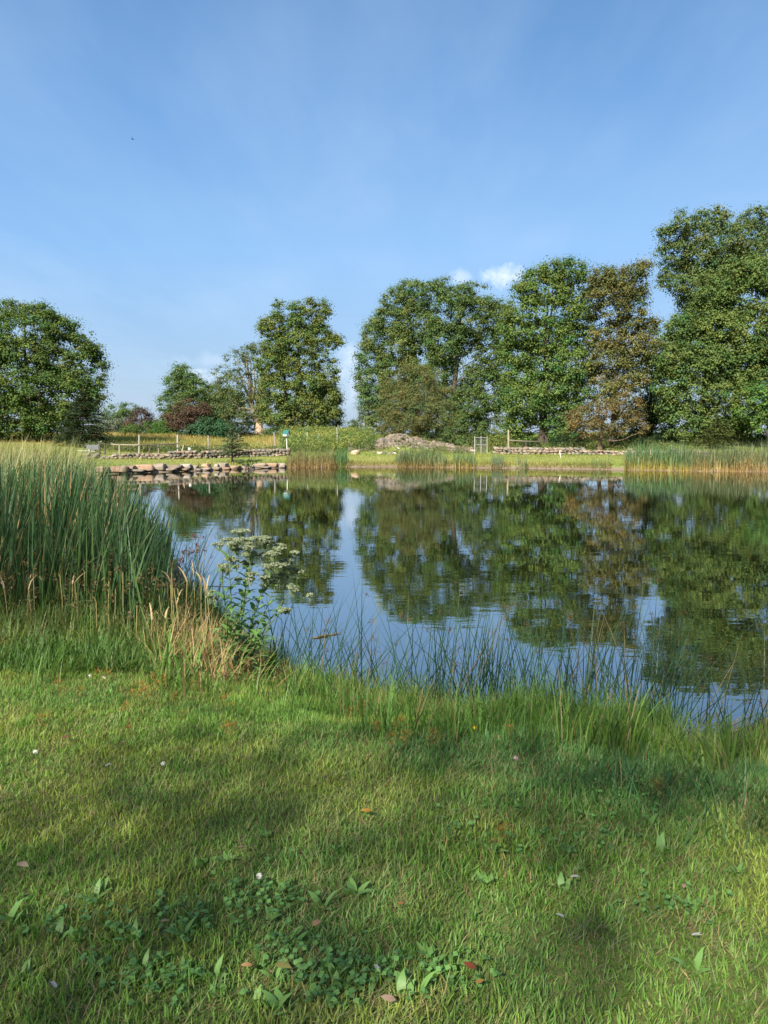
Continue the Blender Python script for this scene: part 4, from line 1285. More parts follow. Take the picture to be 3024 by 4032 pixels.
# dry fringe at the waterline between the clumps
px = rng.uniform(1375, 2470, 2600)
yb = np.interp(px, [p[0] for p in shore_px[20:]], [p[1] for p in shore_px[20:]])
P = np.array([on_water(a, b_) for a, b_ in zip(px, yb)])
P[:, 1] += rng.uniform(-.1, .7, len(px)); P[:, 0] = (px - PX0) / F * P[:, 1]
P[:, 2] = np.maximum(height(P[:, 0], P[:, 1]), 0)
kk = fbm(px / 60, px * 0, 1.0, 9) > .36
P = P[kk]; n = len(P)
dc = lerp((.32, .22, .11), (.15, .19, .05), rng.random(n) * 1.2 - .3)
g = Geo()
blades(g, P, rng.uniform(.1, .42, n), .022, rng.random(n) * 6.28, rng.uniform(.1, .9, n), rng.uniform(.3, 1.2, n), dc, dc, 3)
tag(g.build('shore_grass', M_BLADE), 'tan fringe of grass at the water line of the far shore', 'grass', kind='stuff')

# ------------------------------------------------------------------ near left: pale reeds, cattails, sedges
def left_bank(n, y0, y1, w0, w1):
    """points on the left bank, between w0 and w1 metres landward of the waterline"""
    y = rng.uniform(y0, y1, n)
    i = slice(9, 20)
    sx = np.interp(y, POND[i, 1], POND[i, 0])
    x = sx - rng.uniform(w0, w1, n)
    return x, y


x, y = left_bank(11000, 11.0, 30, -.3, 9)
k = PX0 + x / y * F < 345 - 60 * rng.random(len(x)) ** 2
x, y = x[k], y[k]
n = len(x)
z = np.maximum(height(x, y), 0)
h = rng.uniform(1.0, 1.75, n) * (.75 + .4 * fbm(x, y, 2.0, 4))
pale = lerp((.145, .19, .06), (.31, .28, .125), fbm(x, y, 1.5, 61) * 2.2 - .7 + .3 * rng.normal(size=n)) * np.clip(1 + .18 * rng.normal(size=(n, 1)), .5, 1.5)
g = Geo()
blades(g, np.stack([x, y, z], -1), h, rng.uniform(.012, .03, n), rng.normal(size=n) * 1.2 + .3, rng.uniform(0, .2, n), np.abs(rng.normal(size=n)) * 1.5 + .1, (.13, .13, .06), pale, 6, mid=.5, twist=rng.normal(size=n))
tag(g.build('reeds', M_REED), 'pale arching reeds on the left shore below the round maple', 'reeds', kind='stuff')

x, y = left_bank(8000, 5.9, 12.5, -1.2, 4.4)
cpx = PX0 + x / y * F
k = (cpx < 655 - 130 * rng.random(len(x)) ** 2.5) & (rng.random(len(x)) < .5 + .5 * sstep(.3, .55, fbm(x, y, .35, 19)))
x, y, cpx = x[k], y[k], cpx[k]
n = len(x)
z = np.maximum(height(x, y), 0)
h = rng.uniform(.88, 1.36, n) * (.86 + .3 * fbm(x, y, .9, 14)) * (1 - .30 * sstep(420, 655, cpx)) * (.86 + .14 * sstep(6, 8, y))
cg = lerp((.028, .072, .030), (.078, .140, .050), rng.random(n) ** 1.7) * np.clip(1 + .2 * rng.normal(size=(n, 1)), .5, 1.6)
br = rng.random(n) < .07
cg[br] = np.array([.30, .22, .11]) * rng.uniform(.6, 1.2, (br.sum(), 1))
g = Geo()
az = np.where(rng.random(n) < .6, rng.normal(size=n) * .6 + .1, rng.random(n) * 6.28)
blades(g, np.stack([x, y, z], -1), h, rng.uniform(.019, .036, n) * (.55 + .45 * sstep(6, 8.5, y)), az, rng.uniform(0, .16, n), np.abs(rng.normal(size=n)) * .30 + .03, cg * [1.15, 1.0, .7], cg, 6, twist=rng.normal(size=n) * .8)
# a few older leaves folded over in the middle
m_ = 260
i = rng.choice(n, m_, replace=False)
blades(g, np.stack([x, y, z], -1)[i], h[i] * 1.05, .02, az[i], .25, rng.uniform(1.4, 2.6, m_), cg[i], cg[i] * [1.6, 1.2, .9], 8)
tag(g.build('cattail_leaves', M_REED), 'dense dark green cattail leaves on the left bank', 'cattails', kind='stuff')

# cattail heads, each with its stalk
heads = [(45, 1945), (88, 1950), (108, 2040), (60, 2000), (150, 2010), (200, 1950), (250, 1930), (283, 1988), (345, 1955), (440, 1905), (278, 1900), (20, 1915)]
hl = ['at the left photo edge, third highest', 'double brown cattail beside the leftmost ones', 'lowest brown spike left of the tall one', 'leaning brown spike in the left group', 'short thick cattail spike, fifth from left',
      'tall dark cattail spike highest in the middle', 'slender cattail spike beside the tall dark one', 'rusty cattail spike low amid the leaves', 'half hidden cattail spike toward the water', 'cattail spike nearest the open water',
      'small dark cattail spike in front of the pale reeds', 'highest cattail spike at the left photo edge']
hl[0] = 'third highest cattail spike at the left photo edge'
for (px, py), lab in zip(heads, hl):
    D = rng.uniform(8.8, 10.2)
    t = at(px, py, D)
    foot = np.array([t[0] - rng.normal() * .06, D, gz(t[0], D)])
    ca = empty('cattail', foot, lab, 'cattail', 'brown cattails on the left bank')
    g = Geo(); tube(g, path(foot, t + [0, 0, .14], (0, 0, 0), 5, .008), np.linspace(.006, .002, 5), (.10, .13, .05), 5); g.build('stalk', M_REED, ca)
    g = Geo(); tube(g, np.array([t - [0, 0, .075], t - [0, 0, .065], t, t + [0, 0, .06], t + [0, 0, .07]]), [.004, .013, .0145, .013, .004], (.085, .035, .018), 8); g.build('spike', M_DRY, ca)

# reed grass with combed leaves at the water edge
p = on_water(470, 2350); p = at(400, 2330, 9.0); p[2] = gz(p[0], p[1])
rg = empty('tall_reed', p, 'tall reed with leaves combed to the right at the cattail edge', 'reed')
t = at(355, 1915, 9.0)
g = Geo(); q = path(p, t, (.03, 0, 0), 8); tube(g, q, np.linspace(.007, .003, 8), (.08, .13, .05), 5); g.build('stem', M_REED, rg)
g = Geo(); n = 11; tt = np.linspace(.35, .97, n)
P = np.stack([np.interp(tt, np.linspace(0, 1, 8), q[:, i]) for i in range(3)], -1)
blades(g, P, rng.uniform(.42, .62, n), .022, rng.normal(size=n) * .25, .55, 1.1, (.07, .14, .07), (.085, .16, .085), 5, leafy=True); g.build('leaves', M_REED, rg)
g = Geo(); n = 60
blades(g, t - [0, 0, .05] + rng.normal(size=(n, 3)) * [.012, .012, .05], rng.uniform(.04, .10, n), .006, rng.normal(size=n) * .8, .5, 1.0, (.12, .08, .09), (.10, .07, .08), 2); g.build('plume', M_DRY, rg)

# sedges and dry grass of the left bank, down to the lawn
n = 15000
px = rng.uniform(-260, 760, n); py = rng.uniform(2380, 2720, n)
x, y = [], []
dirs = pix_dir(px, py)
tt_ = (EYE[2] - .3) / -dirs[:, 2]
q = EYE + dirs * tt_[:, None]
x, y = q[:, 0], q[:, 1]
sd = pond_sd(x, y)
k = sd > -.25
x, y, sd, px, py = x[k], y[k], sd[k], px[k], py[k]
n = len(x)
z = np.maximum(height(x, y), 0)
u = (2720 - py) / 340                                            # 0 at the lawn, 1 at the cattails
dry = fbm(x, y, .7, 71) * 1.7 - .5 + .25 * rng.normal(size=n) + .25 * sstep(500, 760, px)
col = lerp((.085, .165, .038), (.33, .235, .105), dry - .2) * np.clip(1 + .22 * rng.normal(size=(n, 1)), .4, 1.6)
h = (.12 + .36 * np.clip(u, 0, 1) ** 1.1) * rng.uniform(.45, 1.3, n)
g = Geo()
blades(g, np.stack([x, y, z], -1), h, rng.uniform(.005, .013, n), rng.random(n) * 6.28, rng.uniform(0, .6, n), np.abs(rng.normal(size=n)) * 1.2, col * .8, col * 1.1, 5)
for i in rng.choice(n, 230, replace=False):
    if u[i] < .25:
        continue
    k = 14
    cards(g, np.array([x[i], y[i], z[i] + rng.uniform(.25, .62)]) + rng.normal(size=(k, 3)) * [.014, .014, .022], rand_unit(k), .022, .010, np.array([.15, .10, .05]) * rng.uniform(.5, 1.5, (k, 1)))
tag(g.build('sedge_grass', M_BLADE), 'tangled green and straw coloured sedges before the cattails', 'sedges', kind='stuff')

# pale curled dead leaves standing over the sedges
n = 110
px = rng.uniform(0, 900, n); py = rng.uniform(2250, 2560, n)
P = np.array([at(a, b_, D_) for a, b_, D_ in zip(px, py, rng.uniform(5.6, 7.0, n))])
P[:, 2] = np.maximum(P[:, 2], .25)
g = Geo()
c = np.array([.42, .31, .17]) * rng.uniform(.5, 1.2, (n, 1))
blades(g, P, rng.uniform(.10, .24, n), rng.uniform(.009, .017, n), rng.random(n) * 6.28, rng.uniform(.2, .7, n), rng.uniform(.8, 1.9, n), c * .8, c, 5)
F0 = P.copy(); F0[:, 2] = np.maximum(height(P[:, 0], P[:, 1]), 0)
for a, b_ in zip(F0, P):
    tube(g, np.array([a, (a + b_) / 2 + rng.normal(size=3) * .015, b_]), [.003, .003, .004], (.20, .17, .07), 3)
tag(g.build('dead_leaves', M_DRY), 'straw coloured dead grass stalks over the left bank sedges', 'dead grass', kind='stuff')

# dry straw heap below the flowering plant
n = 1900
c0 = ground(800, 2620)
px = rng.normal(size=n) * 110 + 800; py = rng.normal(size=n) * 55 + 2600
dirs = pix_dir(px, py); q = EYE + dirs * ((EYE[2] - .25) / -dirs[:, 2])[:, None]
z = np.maximum(height(q[:, 0], q[:, 1]), 0)
c = lerp((.30, .19, .075), (.42, .31, .17), rng.random(n)) * rng.uniform(.5, 1.2, (n, 1))
gr = rng.random(n) < .3
c[gr] = np.array([.13, .21, .05]) * rng.uniform(.7, 1.3, (gr.sum(), 1))
g = Geo()
blades(g, np.stack([q[:, 0], q[:, 1], z], -1), rng.uniform(.12, .5, n), rng.uniform(.004, .009, n), rng.random(n) * 6.28, rng.uniform(0, 1.2, n), np.abs(rng.normal(size=n)) * .8, c, c, 4)
tag(g.build('dry_grass', M_DRY), 'sunlit rusty straw at the foot of the white flowering plant', 'dry grass', kind='stuff')

# ------------------------------------------------------------------ the white flowering plant
base = ground(930, 2690)
bp = empty('boneset_plant', base, 'tall leafy plant with flat clusters of small white flowers by the water', 'plant')
D0 = base[1]
stems = [((1010, 2115), (905, 2690)), ((905, 2160), (915, 2690)), ((1080, 2185), (945, 2690)), ((1120, 2250), (955, 2695)), ((880, 2235), (905, 2680)), ((985, 2190), (930, 2690)), ((1150, 2320), (960, 2690)),
         ((1045, 2290), (940, 2690)), ((980, 2280), (930, 2690)), ((1115, 2395), (965, 2690))]
gs, gl = Geo(), Geo()
for k, (t_, b_) in enumerate(stems):
    dz = rng.uniform(-.18, .18)
    t = at(t_[0], t_[1], D0 + dz)
    f = np.array(ground(*b_)); f[1] = D0 + dz * .2
    f[2] = gz(f[0], f[1])
    q = path(f, t, ((t[0] - f[0]) * -.12, 0, 0), 10, .006)
    tube(gs, q, np.linspace(.0065, .003, 10), (.13, .17, .065), 6)
    L = np.linalg.norm(t - f)
    for j, tt in enumerate(np.arange(.12, .93, .075 / max(L, .5) * 1.0)):
        p = np.array([np.interp(tt, np.linspace(0, 1, 10), q[:, i]) for i in range(3)])
        a = j * 1.57 + k
        sz = .15 * (1 - .55 * tt) + .035
        for s in (0, math.pi):
            c = np.array([.10, .195, .05]) * rng.uniform(.75, 1.35)
            blades(gl, p[None], sz * rng.uniform(.8, 1.25), sz * .27, a + s + rng.normal() * .3, rng.uniform(.7, 1.15), rng.uniform(.6, 1.3), c, c * 1.1, 5, leafy=True)
gs.build('stems', M_WEED, bp)
gl.build('leaves', M_WEED, bp)
# flower clusters: flat topped corymbs of tiny whitish heads
cl = [(950, 2090, 62, 18), (905, 2125, 52, 20), (1010, 2120, 62, 22), (960, 2135, 55, 20), (1050, 2130, 40, 16), (905, 2200, 36, 22), (985, 2180, 52, 26), (1075, 2180, 50, 22), (1120, 2215, 52, 22), (1085, 2225, 60, 24), (990, 2260, 40, 22),
      (1150, 2240, 40, 18), (880, 2225, 34, 22), (1050, 2275, 44, 20), (1150, 2310, 34, 26), (835, 2330, 22, 26), (1125, 2400, 34, 14), (1100, 2160, 45, 18)]
more = []
for (px, py, a, b_) in cl:
    more.append((px, py, a * .7, b_ * .8))
    for j in range(2):
        more.append((px + rng.normal() * a * .75, py + abs(rng.normal()) * b_ * 1.1, a * rng.uniform(.35, .6), b_ * rng.uniform(.5, .9)))
for (px, py, a, b_) in more:
    dz = rng.uniform(-.14, .14)
    c = at(px, py, D0 + dz)
    m = mpp(py, D0)
    g = Geo()
    n = int(8 + a * .75)
    for j in range(n):
        o = rand_unit(1)[0] * rng.random() ** .5
        p = c + np.array([o[0] * a, o[1] * a * .8, abs(o[2]) * b_ * .5 - (o[0] ** 2 + o[1] ** 2) * b_ * .3]) * m
        st = c + np.array([o[0] * a * .3, o[1] * a * .3, -b_ * 1.7]) * m
        tube(g, np.array([st, p]), [.0012, .0010], (.17, .22, .10), 3)
        k = 34
        w_ = np.array([.25, .285, .20]) * rng.uniform(.85, 1.35, (k, 1))
        w_[rng.random(k) < .35] = [.19, .23, .11]
        P = p + rand_unit(k) * [.014, .014, .007] * rng.random((k, 1)) ** .4
        cards(g, P, unit(rand_unit(k) + [0, 0, .8]), .0115, .008, w_)
    g.build('flower_cluster', M_FLOWER, bp)

# ------------------------------------------------------------------ rushes standing in the near water
RUSH = np.array([.034, .078, .042])


def rush_clump(label, px, py, n, hgt, spread, leanx=0.25, col=RUSH, group='rush clumps on the near shore', dead=.06):
    c = ground(px, py)
    P = c + rng.normal(size=(n, 3)) * [spread, spread * .35, 0]
    P[:, 2] = np.maximum(height(P[:, 0], P[:, 1]), 0) - .02
    az = np.where(rng.random(n) < .66, rng.normal(size=n) * .7 + .1, rng.normal(size=n) * .7 + math.pi)
    h = hgt * 1.3 * rng.uniform(.40, 1.15, n)
    c3 = np.tile(col, (n, 1)) * np.clip(1 + .25 * rng.normal(size=(n, 1)), .4, 1.8)
    dd = rng.random(n) < dead
    c3[dd] = np.array([.20, .15, .07]) * rng.uniform(.6, 1.2, (dd.sum(), 1))
    g = Geo()
    ln = np.abs(rng.normal(size=n)) * leanx
    cv = np.abs(rng.normal(size=n)) * .22
    for k in range(2):                                            # two crossed strips make a round stem
        blades(g, P, h, rng.uniform(.006, .0092, n) if k == 0 else .0075, az, ln, cv, c3, c3 * 1.15, 5, twist=k * 1.57)
    # brown seed tufts near the tips of a few
    m_ = max(2, n // 9)
    for i in rng.choice(n, m_, replace=False):
        th = ln[i] + cv[i] * .5
        p = P[i] + np.array([math.cos(az[i]) * math.sin(th), math.sin(az[i]) * math.sin(th), math.cos(th)]) * h[i] * .84
        k = 26
        cards(g, p + rng.normal(size=(k, 3)) * .012, rand_unit(k), .012, .006, np.array([.11, .06, .03]) * rng.uniform(.6, 1.4, (k, 1)))
    return tag(g.build('rush_clump', M_REED, origin=c), label, 'rushes', group)


RC = [(1110, 2650, 22, .62, .16, .50, 'leaning dark rushes just right of the white flowering plant'),
      (1230, 2690, 26, .66, .17, .50, 'loose rushes around the floating stalk, slanting right'),
      (1360, 2720, 30, .80, .15, .35, 'tall thin rushes left of the pond middle'),
      (1500, 2745, 26, .62, .16, .36, 'sparse rushes below the pale grass tip, left of centre'),
      (1640, 2765, 24, .60, .14, .30, 'short rushes beside the tuft at the centre'),
      (1790, 2785, 46, .78, .15, .24, 'dense upright fan of dark rushes at centre'),
      (1910, 2790, 34, .74, .15, .28, 'second dense rush fan, right of the centre one'),
      (2050, 2795, 30, .68, .16, .26, 'rushes rising above the centre right tall grass'),
      (2190, 2800, 34, .76, .16, .24, 'tall straight rushes before the dark oak reflection'),
      (2330, 2805, 30, .70, .16, .28, 'rushes left of the sky gap reflection at right'),
      (2460, 2815, 30, .74, .15, .28, 'rushes in front of the right tree reflection'),
      (2570, 2850, 34, .84, .10, .48, 'rush bunch slanting far to the right'),
      (2650, 2890, 24, .66, .12, .60, 'low spreading rushes at the muddy inlet'),
      (2820, 2925, 14, .55, .14, .45, 'thin rushes over the drifted straw'),
      (2980, 2920, 20, .62, .12, .38, 'rush tuft at the right photo edge')]
for px, py, n, h_, s_, l_, lab in RC:
    py += 45
    rush_clump(lab, px, py, int(n * 1.25), h_, s_, l_)
# taller sedge stems with brown heads by the cattails
rush_clump('slender rushes standing in water left of the white flowering plant', 745, 2470, 40, .80, .22, .22)
rush_clump('dark rush mass in the water at the cattail edge', 640, 2470, 70, .85, .22, .35)
rush_clump('arching rushes fanning over the water right of the cattails', 650, 2380, 60, .95, .16, .65)

for px, py, pf, lab in [(740, 2175, 2500, 'brown headed bulrush leaning over the water beside the cattails'), (768, 2110, 2520, 'tallest brown headed bulrush left of the white flowering plant'),
                        (775, 2160, 2530, 'bulrush with a side head just below the tallest one'), (706, 2205, 2500, 'small bulrush with a narrow rusty head')]:
    f = ground(px + 10, pf)
    t = at(px, py, f[1])
    r_ = empty('bulrush', f, lab, 'bulrush', 'brown headed bulrushes')
    g = Geo(); tube(g, path(f, t, (.02, 0, 0), 6), np.linspace(.0045, .002, 6), (.13, .15, .06), 5); g.build('stem', M_REED, r_)
    g = Geo()
    for j in range(9):
        e = t + rng.normal(size=3) * [.035, .03, .022]
        tube(g, np.array([t - [0, 0, .04], e]), .0012, (.2, .13, .08), 3)
        k = 20
        cards(g, e + rng.normal(size=(k, 3)) * .006, rand_unit(k), .011, .007, np.array([.13, .06, .04]) * rng.uniform(.6, 1.4, (k, 1)))
    g.build('seed_head', M_DRY, r_)

# drifted things on the water
g = Geo()
a, b_ = on_water(1228, 2515), on_water(1345, 2494)
tube(g, path(a + [0, 0, .006], b_ + [0, 0, .006], (0, 0, 0), 7, .004), [.003, .008, .010, .009, .009, .006, .002], (.19, .13, .07), 6)
add_stone(g, on_water(1283, 2506) + [0, 0, .012], (.016, .016, .014), 0, (.06, .04, .025))
tag(g.build('floating_stalk', M_DRY, origin=a), 'brown floating stalk with a dark knot on the open water', 'stalk')
g = Geo()
a, b_ = on_water(600, 2345) + [0, 0, .03], on_water(930, 2325) + [0, 0, .05]
tube(g, path(a, b_, (0, 0, .03), 8, .01), np.linspace(.012, .004, 8), (.055, .045, .04), 6)
tag(g.build('dead_branch', M_BARK, origin=a), 'thin dark dead branch lying on the water behind the flowering plant', 'branch')
n = 420
px = rng.uniform(2660, 3080, n); py = 2950 - (px - 2660) * .10 + rng.normal(size=n) * 26
q = np.array([on_water(a, b_) for a, b_ in zip(px, py)])
q[:, 2] = np.maximum(height(q[:, 0], q[:, 1]), 0) + rng.uniform(.0, .04, n)
g = Geo()
c = lerp((.15, .11, .07), (.36, .27, .17), rng.random(n))
blades(g, q, rng.uniform(.15, .6, n), rng.uniform(.005, .010, n), rng.normal(size=n) * .35 + .25, rng.uniform(1.35, 1.58, n), 0.05, c, c, 3)
tag(g.build('drifted_straw', M_DRY), 'drifted straw and dead stalks on the mud at the right inlet', 'straw', kind='stuff')

# ------------------------------------------------------------------ lawn
def lawn(n, x0, x1, y0, y1, hmul, wmul, segs, nm, label, near):
    x, y, sd = scatter(n, x0, x1, y0, y1)
    k = sd > .12
    if near:                                                     # only the wedge the photo sees plus a margin to either side
        k &= np.abs(x) < .62 * y + 2.0
    else:
        k &= (np.abs(x) > .62 * y + 1.9) | (y < 1.3) | (y > 6)
    x, y, sd = x[k], y[k], sd[k]
    N = len(x)
    patch = fbm(x, y, .9, 101)
    fine = fbm(x, y, .22, 105)
    yel = sstep(.40, .66, fbm(x, y, .55, 111)) * .6
    col = lerp((.135, .260, .050), (.320, .360, .075), yel + .2 * rng.normal(size=N))
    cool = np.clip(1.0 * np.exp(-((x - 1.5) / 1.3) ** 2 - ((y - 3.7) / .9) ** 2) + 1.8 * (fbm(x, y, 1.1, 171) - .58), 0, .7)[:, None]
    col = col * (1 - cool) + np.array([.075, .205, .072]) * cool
    dead = rng.random(N) < (.05 + .10 * sstep(.5, .7, patch))
    col[dead] = np.array([.24, .185, .085]) * rng.uniform(.6, 1.3, (dead.sum(), 1))
    col = col * np.clip(1 + .22 * rng.normal(size=(N, 1)), .45, 1.7)
    h = rng.uniform(.020, .052, N) * (.58 + .95 * patch) * (.55 + .95 * fine) * hmul * (1 + 1.1 * (1 - sstep(.4, 1.6, sd)))
    g = Geo()
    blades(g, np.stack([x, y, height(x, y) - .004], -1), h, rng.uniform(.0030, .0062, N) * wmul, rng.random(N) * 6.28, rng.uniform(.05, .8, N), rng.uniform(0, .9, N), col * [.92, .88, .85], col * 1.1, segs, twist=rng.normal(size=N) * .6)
    return tag(g.build(nm, M_BLADE), label, 'grass', kind='stuff')


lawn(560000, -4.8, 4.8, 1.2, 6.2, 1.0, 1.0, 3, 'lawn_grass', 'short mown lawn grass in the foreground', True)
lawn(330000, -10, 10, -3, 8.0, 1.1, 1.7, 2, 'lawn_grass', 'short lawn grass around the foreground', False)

# thatch and fine wiry grass between the broad blades
x, y, sd = scatter(70000, -4.2, 4.2, 1.2, 6.2)
k = (sd > .15) & (np.abs(x) < .62 * y + 1.2) & (fbm(x, y, .5, 151) > .40)
x, y = x[k], y[k]
N = len(x)
c = lerp((.25, .19, .09), (.34, .27, .14), rng.random(N)) * rng.uniform(.6, 1.2, (N, 1))
g = Geo()
blades(g, np.stack([x, y, height(x, y) + .002], -1), rng.uniform(.03, .075, N), rng.uniform(.0018, .0035, N), rng.random(N) * 6.28, rng.uniform(.9, 1.45, N), .15, c, c, 2)
k = rng.random(N) < .45
P = np.stack([x, y, height(x, y)], -1)[k]
N = len(P)
c = lerp((.12, .20, .075), (.22, .25, .11), rng.random(N)) * rng.uniform(.7, 1.3, (N, 1))
blades(g, P, rng.uniform(.05, .12, N), .0019, rng.normal(size=N) * .8 - .4, rng.uniform(.3, .8, N), rng.uniform(.3, 1.0, N), c, c, 4)
tag(g.build('thatch', M_DRY), 'dry thatch and wiry grass threaded through the lawn', 'thatch', kind='stuff')

# longer fringe along the near shore
n = 42000
px = np.where(rng.random(n) < .66, rng.uniform(500, 3300, n), rng.uniform(3300, 5600, n))
i = slice(0, 14)
yb = np.interp(px, [p[0] for p in shore_px[i]][::-1], [p[1] for p in shore_px[i]][::-1])
P = np.array([on_water(a, b_) for a, b_ in zip(px, yb)])
edge_ = px > 3300
P[edge_, 0] = (px[edge_] - PX0) / F * P[edge_, 1]
off = np.abs(rng.normal(size=n)) * .42
P[:, 1] -= off - .06
P[:, 0] = (px - PX0) / F * P[:, 1]
P[:, 2] = np.maximum(height(P[:, 0], P[:, 1]), 0)
gap = (px > 2680) & (px < 3060) & (off < .42)
P, off, px = P[~gap], off[~gap], px[~gap]
n = len(P)
h = rng.uniform(.10, .32, n) * (.05 + 2.0 * fbm(P[:, 0], P[:, 1], .38, 131)) * (1.15 - .75 * np.clip(off / .9, 0, 1))
col = lerp((.105, .225, .044), (.25, .28, .07), fbm(P[:, 0], P[:, 1], .6, 133) * 2 - .85 + .25 * rng.normal(size=n)) * np.clip(1 + .2 * rng.normal(size=(n, 1)), .5, 1.6)
dd = rng.random(n) < .10
col[dd] = np.array([.28, .20, .10]) * rng.uniform(.6, 1.2, (dd.sum(), 1))
g = Geo()
blades(g, P, h, rng.uniform(.003, .007, n), rng.random(n) * 6.28, rng.uniform(0, .6, n), np.abs(rng.normal(size=n)) * .9, col * .8, col * 1.1, 4)
tag(g.build('shore_grass', M_BLADE), 'long unmown grass fringing the near shore', 'grass', kind='stuff')


# broad bladed grass tufts
def tuft(label, px, py, n, hgt, wid, col, spread=.09, lean=.35, curve=1.0, azc=None):
    py = py + (60 if px > 1250 and py < 2960 else 0)
    c = ground(px, py)
    P = c + rng.normal(size=(n, 3)) * [spread, spread * .7, 0]
    P[:, 2] = np.maximum(height(P[:, 0], P[:, 1]), 0) - .01
    az = rng.random(n) * 6.28 if azc is None else rng.normal(size=n) * .8 + azc
    c3 = np.asarray(col) * np.clip(1 + .2 * rng.normal(size=(n, 1)), .5, 1.6)
    dd = rng.random(n) < .06
    c3[dd] = np.array([.30, .22, .11])
    g = Geo()
    blades(g, P, hgt * 1.2 * rng.uniform(.5, 1.15, n), wid * rng.uniform(.6, 1.2, n), az, rng.uniform(0, lean, n), rng.uniform(.2, curve, n) * 1.2, c3 * .85, c3 * 1.1, 6)
    return tag(g.build('grass_tuft', M_BLADE, origin=c), label, 'grass tuft', 'broad bladed grass tufts on the near bank')


BR = (.115, .215, .040)
tuft('bright sunlit tuft of broad grass left of the flowering plant', 700, 2735, 46, .44, .013, BR, .12, .5, 1.3)
tuft('thin bright tuft at the foot of the flowering plant', 1010, 2770, 30, .30, .010, BR, .08)
tuft('dark stiff tuft right below the flowering plant', 1180, 2790, 60, .26, .008, (.075, .14, .03), .08)
tuft('upright bright green grass tuft left of centre on the shore', 1560, 2840, 55, .32, .009, (.10, .20, .04), .10)
tuft('tall bright tuft among the rushes right of centre', 2150, 2830, 80, .36, .008, (.10, .19, .035), .18)
tuft('tall green tuft below the dense rush fan', 1990, 2840, 60, .32, .008, (.09, .18, .035), .16)
tuft('large yellow green tuft spilling left of the muddy inlet', 2480, 2930, 120, .36, .008, (.125, .20, .035), .17)
tuft('yellow green tuft at the brink of the muddy inlet', 2610, 2960, 80, .26, .008, (.13, .20, .04), .12)
tuft('sprawling yellow green tuft in front of the drifted straw', 2830, 3060, 50, .36, .010, (.15, .22, .045), .10, .8, 1.3, 2.7)
tuft('two tall pale blades in front of the drifted straw', 2870, 3040, 6, .42, .013, (.13, .22, .045), .05, .15, .3)
tuft('shaggy green tuft under the leaning rushes beside the flowering plant', 1290, 2770, 90, .26, .007, (.12, .23, .045), .15)
tuft('green tuft at the shore below the tall thin rushes', 1420, 2790, 90, .28, .007, (.11, .22, .045), .15)
tuft('shaggy tuft below the centre rush fan', 1760, 2850, 110, .30, .007, (.12, .23, .045), .16)
tuft('arching tuft between the two rush fans', 1880, 2850, 90, .30, .008, (.13, .24, .05), .14)
tuft('thick green tuft in front of the right tree reflection', 2330, 2880, 120, .34, .008, (.12, .22, .04), .17)
tuft('brownish tuft at the right edge by the water', 3000, 2990, 70, .20, .007, (.15, .14, .05), .12)
tuft('long bluish grass tuft on the right lawn edge', 2900, 3180, 80, .22, .007, (.07, .15, .05), .20, .8, 1.2)
tuft('dark green tussock on the right half of the lawn', 2490, 3110, 150, .17, .005, (.05, .125, .045), .12, .8, 1.2)
tuft('shaggy tussock left of the dark green one', 2330, 3120, 110, .17, .006, (.06, .13, .04), .16, .9, 1.2)
tuft('sunny tuft at the left lawn edge below the sedges', 150, 2700, 60, .22, .006, (.10, .19, .04), .12)
tuft('feathery green weed tuft below the dry sedges', 420, 2640, 110, .24, .006, (.085, .18, .045), .14, .9, 1.0)
tuft('pale green weed tuft at the left photo edge', 120, 2610, 90, .26, .007, (.09, .17, .05), .14, .8, 1.0)

# nutsedge: orange brown spiky heads
proto = None
pos = [(560, 2790), (590, 2770), (540, 2800), (620, 2800), (640, 2745), (600, 2812), (760, 2775), (690, 2820), (870, 2850), (910, 2855), (930, 2960), (880, 2940), (250, 2790), (310, 2800), (230, 2780), (380, 2750), (400, 2760),
       (520, 2850), (700, 2895), (500, 2985), (1400, 2880), (1450, 2890), (1500, 2930), (1560, 2960), (1600, 2975), (1520, 3000), (1700, 3000), (2010, 2970), (2620, 3250), (1910, 3440), (195, 2930)]
labs = ['left of the bright sunlit tuft', 'of the rusty group', 'lowest']
for i, (px, py) in enumerate(pos):
    c = ground(px, py)
    if proto is None:
        proto = empty('nutsedge', c, 'rusty orange spiky sedge head in the grass of the near bank', 'sedge', 'rusty sedge heads on the near bank')
        g = Geo(); tube(g, np.array([c, c + [.004, 0, .06], c + [0, 0, .115]]), .0012, (.12, .15, .04), 3)
        blades(g, np.tile(c + [0, 0, .11], (4, 1)), .08, .004, np.arange(4) * 1.6, 1.0, .5, (.11, .17, .04), (.13, .17, .04), 3); g.build('stem', M_BLADE, proto)
        g = Geo(); n = 70
        d = unit(rand_unit(n) + [0, 0, .5])
        P = c + [0, 0, .125] + d * rng.uniform(.008, .036, (n, 1))
        az = np.arctan2(d[:, 1], d[:, 0])
        blades(g, P, .016, .0032, az, np.arccos(np.clip(d[:, 2], -1, 1)), .1, (.20, .105, .022), (.27, .14, .03), 2); g.build('seed_head', M_DRY, proto)
    else:
        o = copy_tree(proto)
        o.location = tuple(c)
        o.rotation_euler = (rng.normal() * .15, rng.normal() * .15, rng.random() * 6.28)
        s = rng.uniform(.75, 1.2)
        o.scale = (s, s, s)

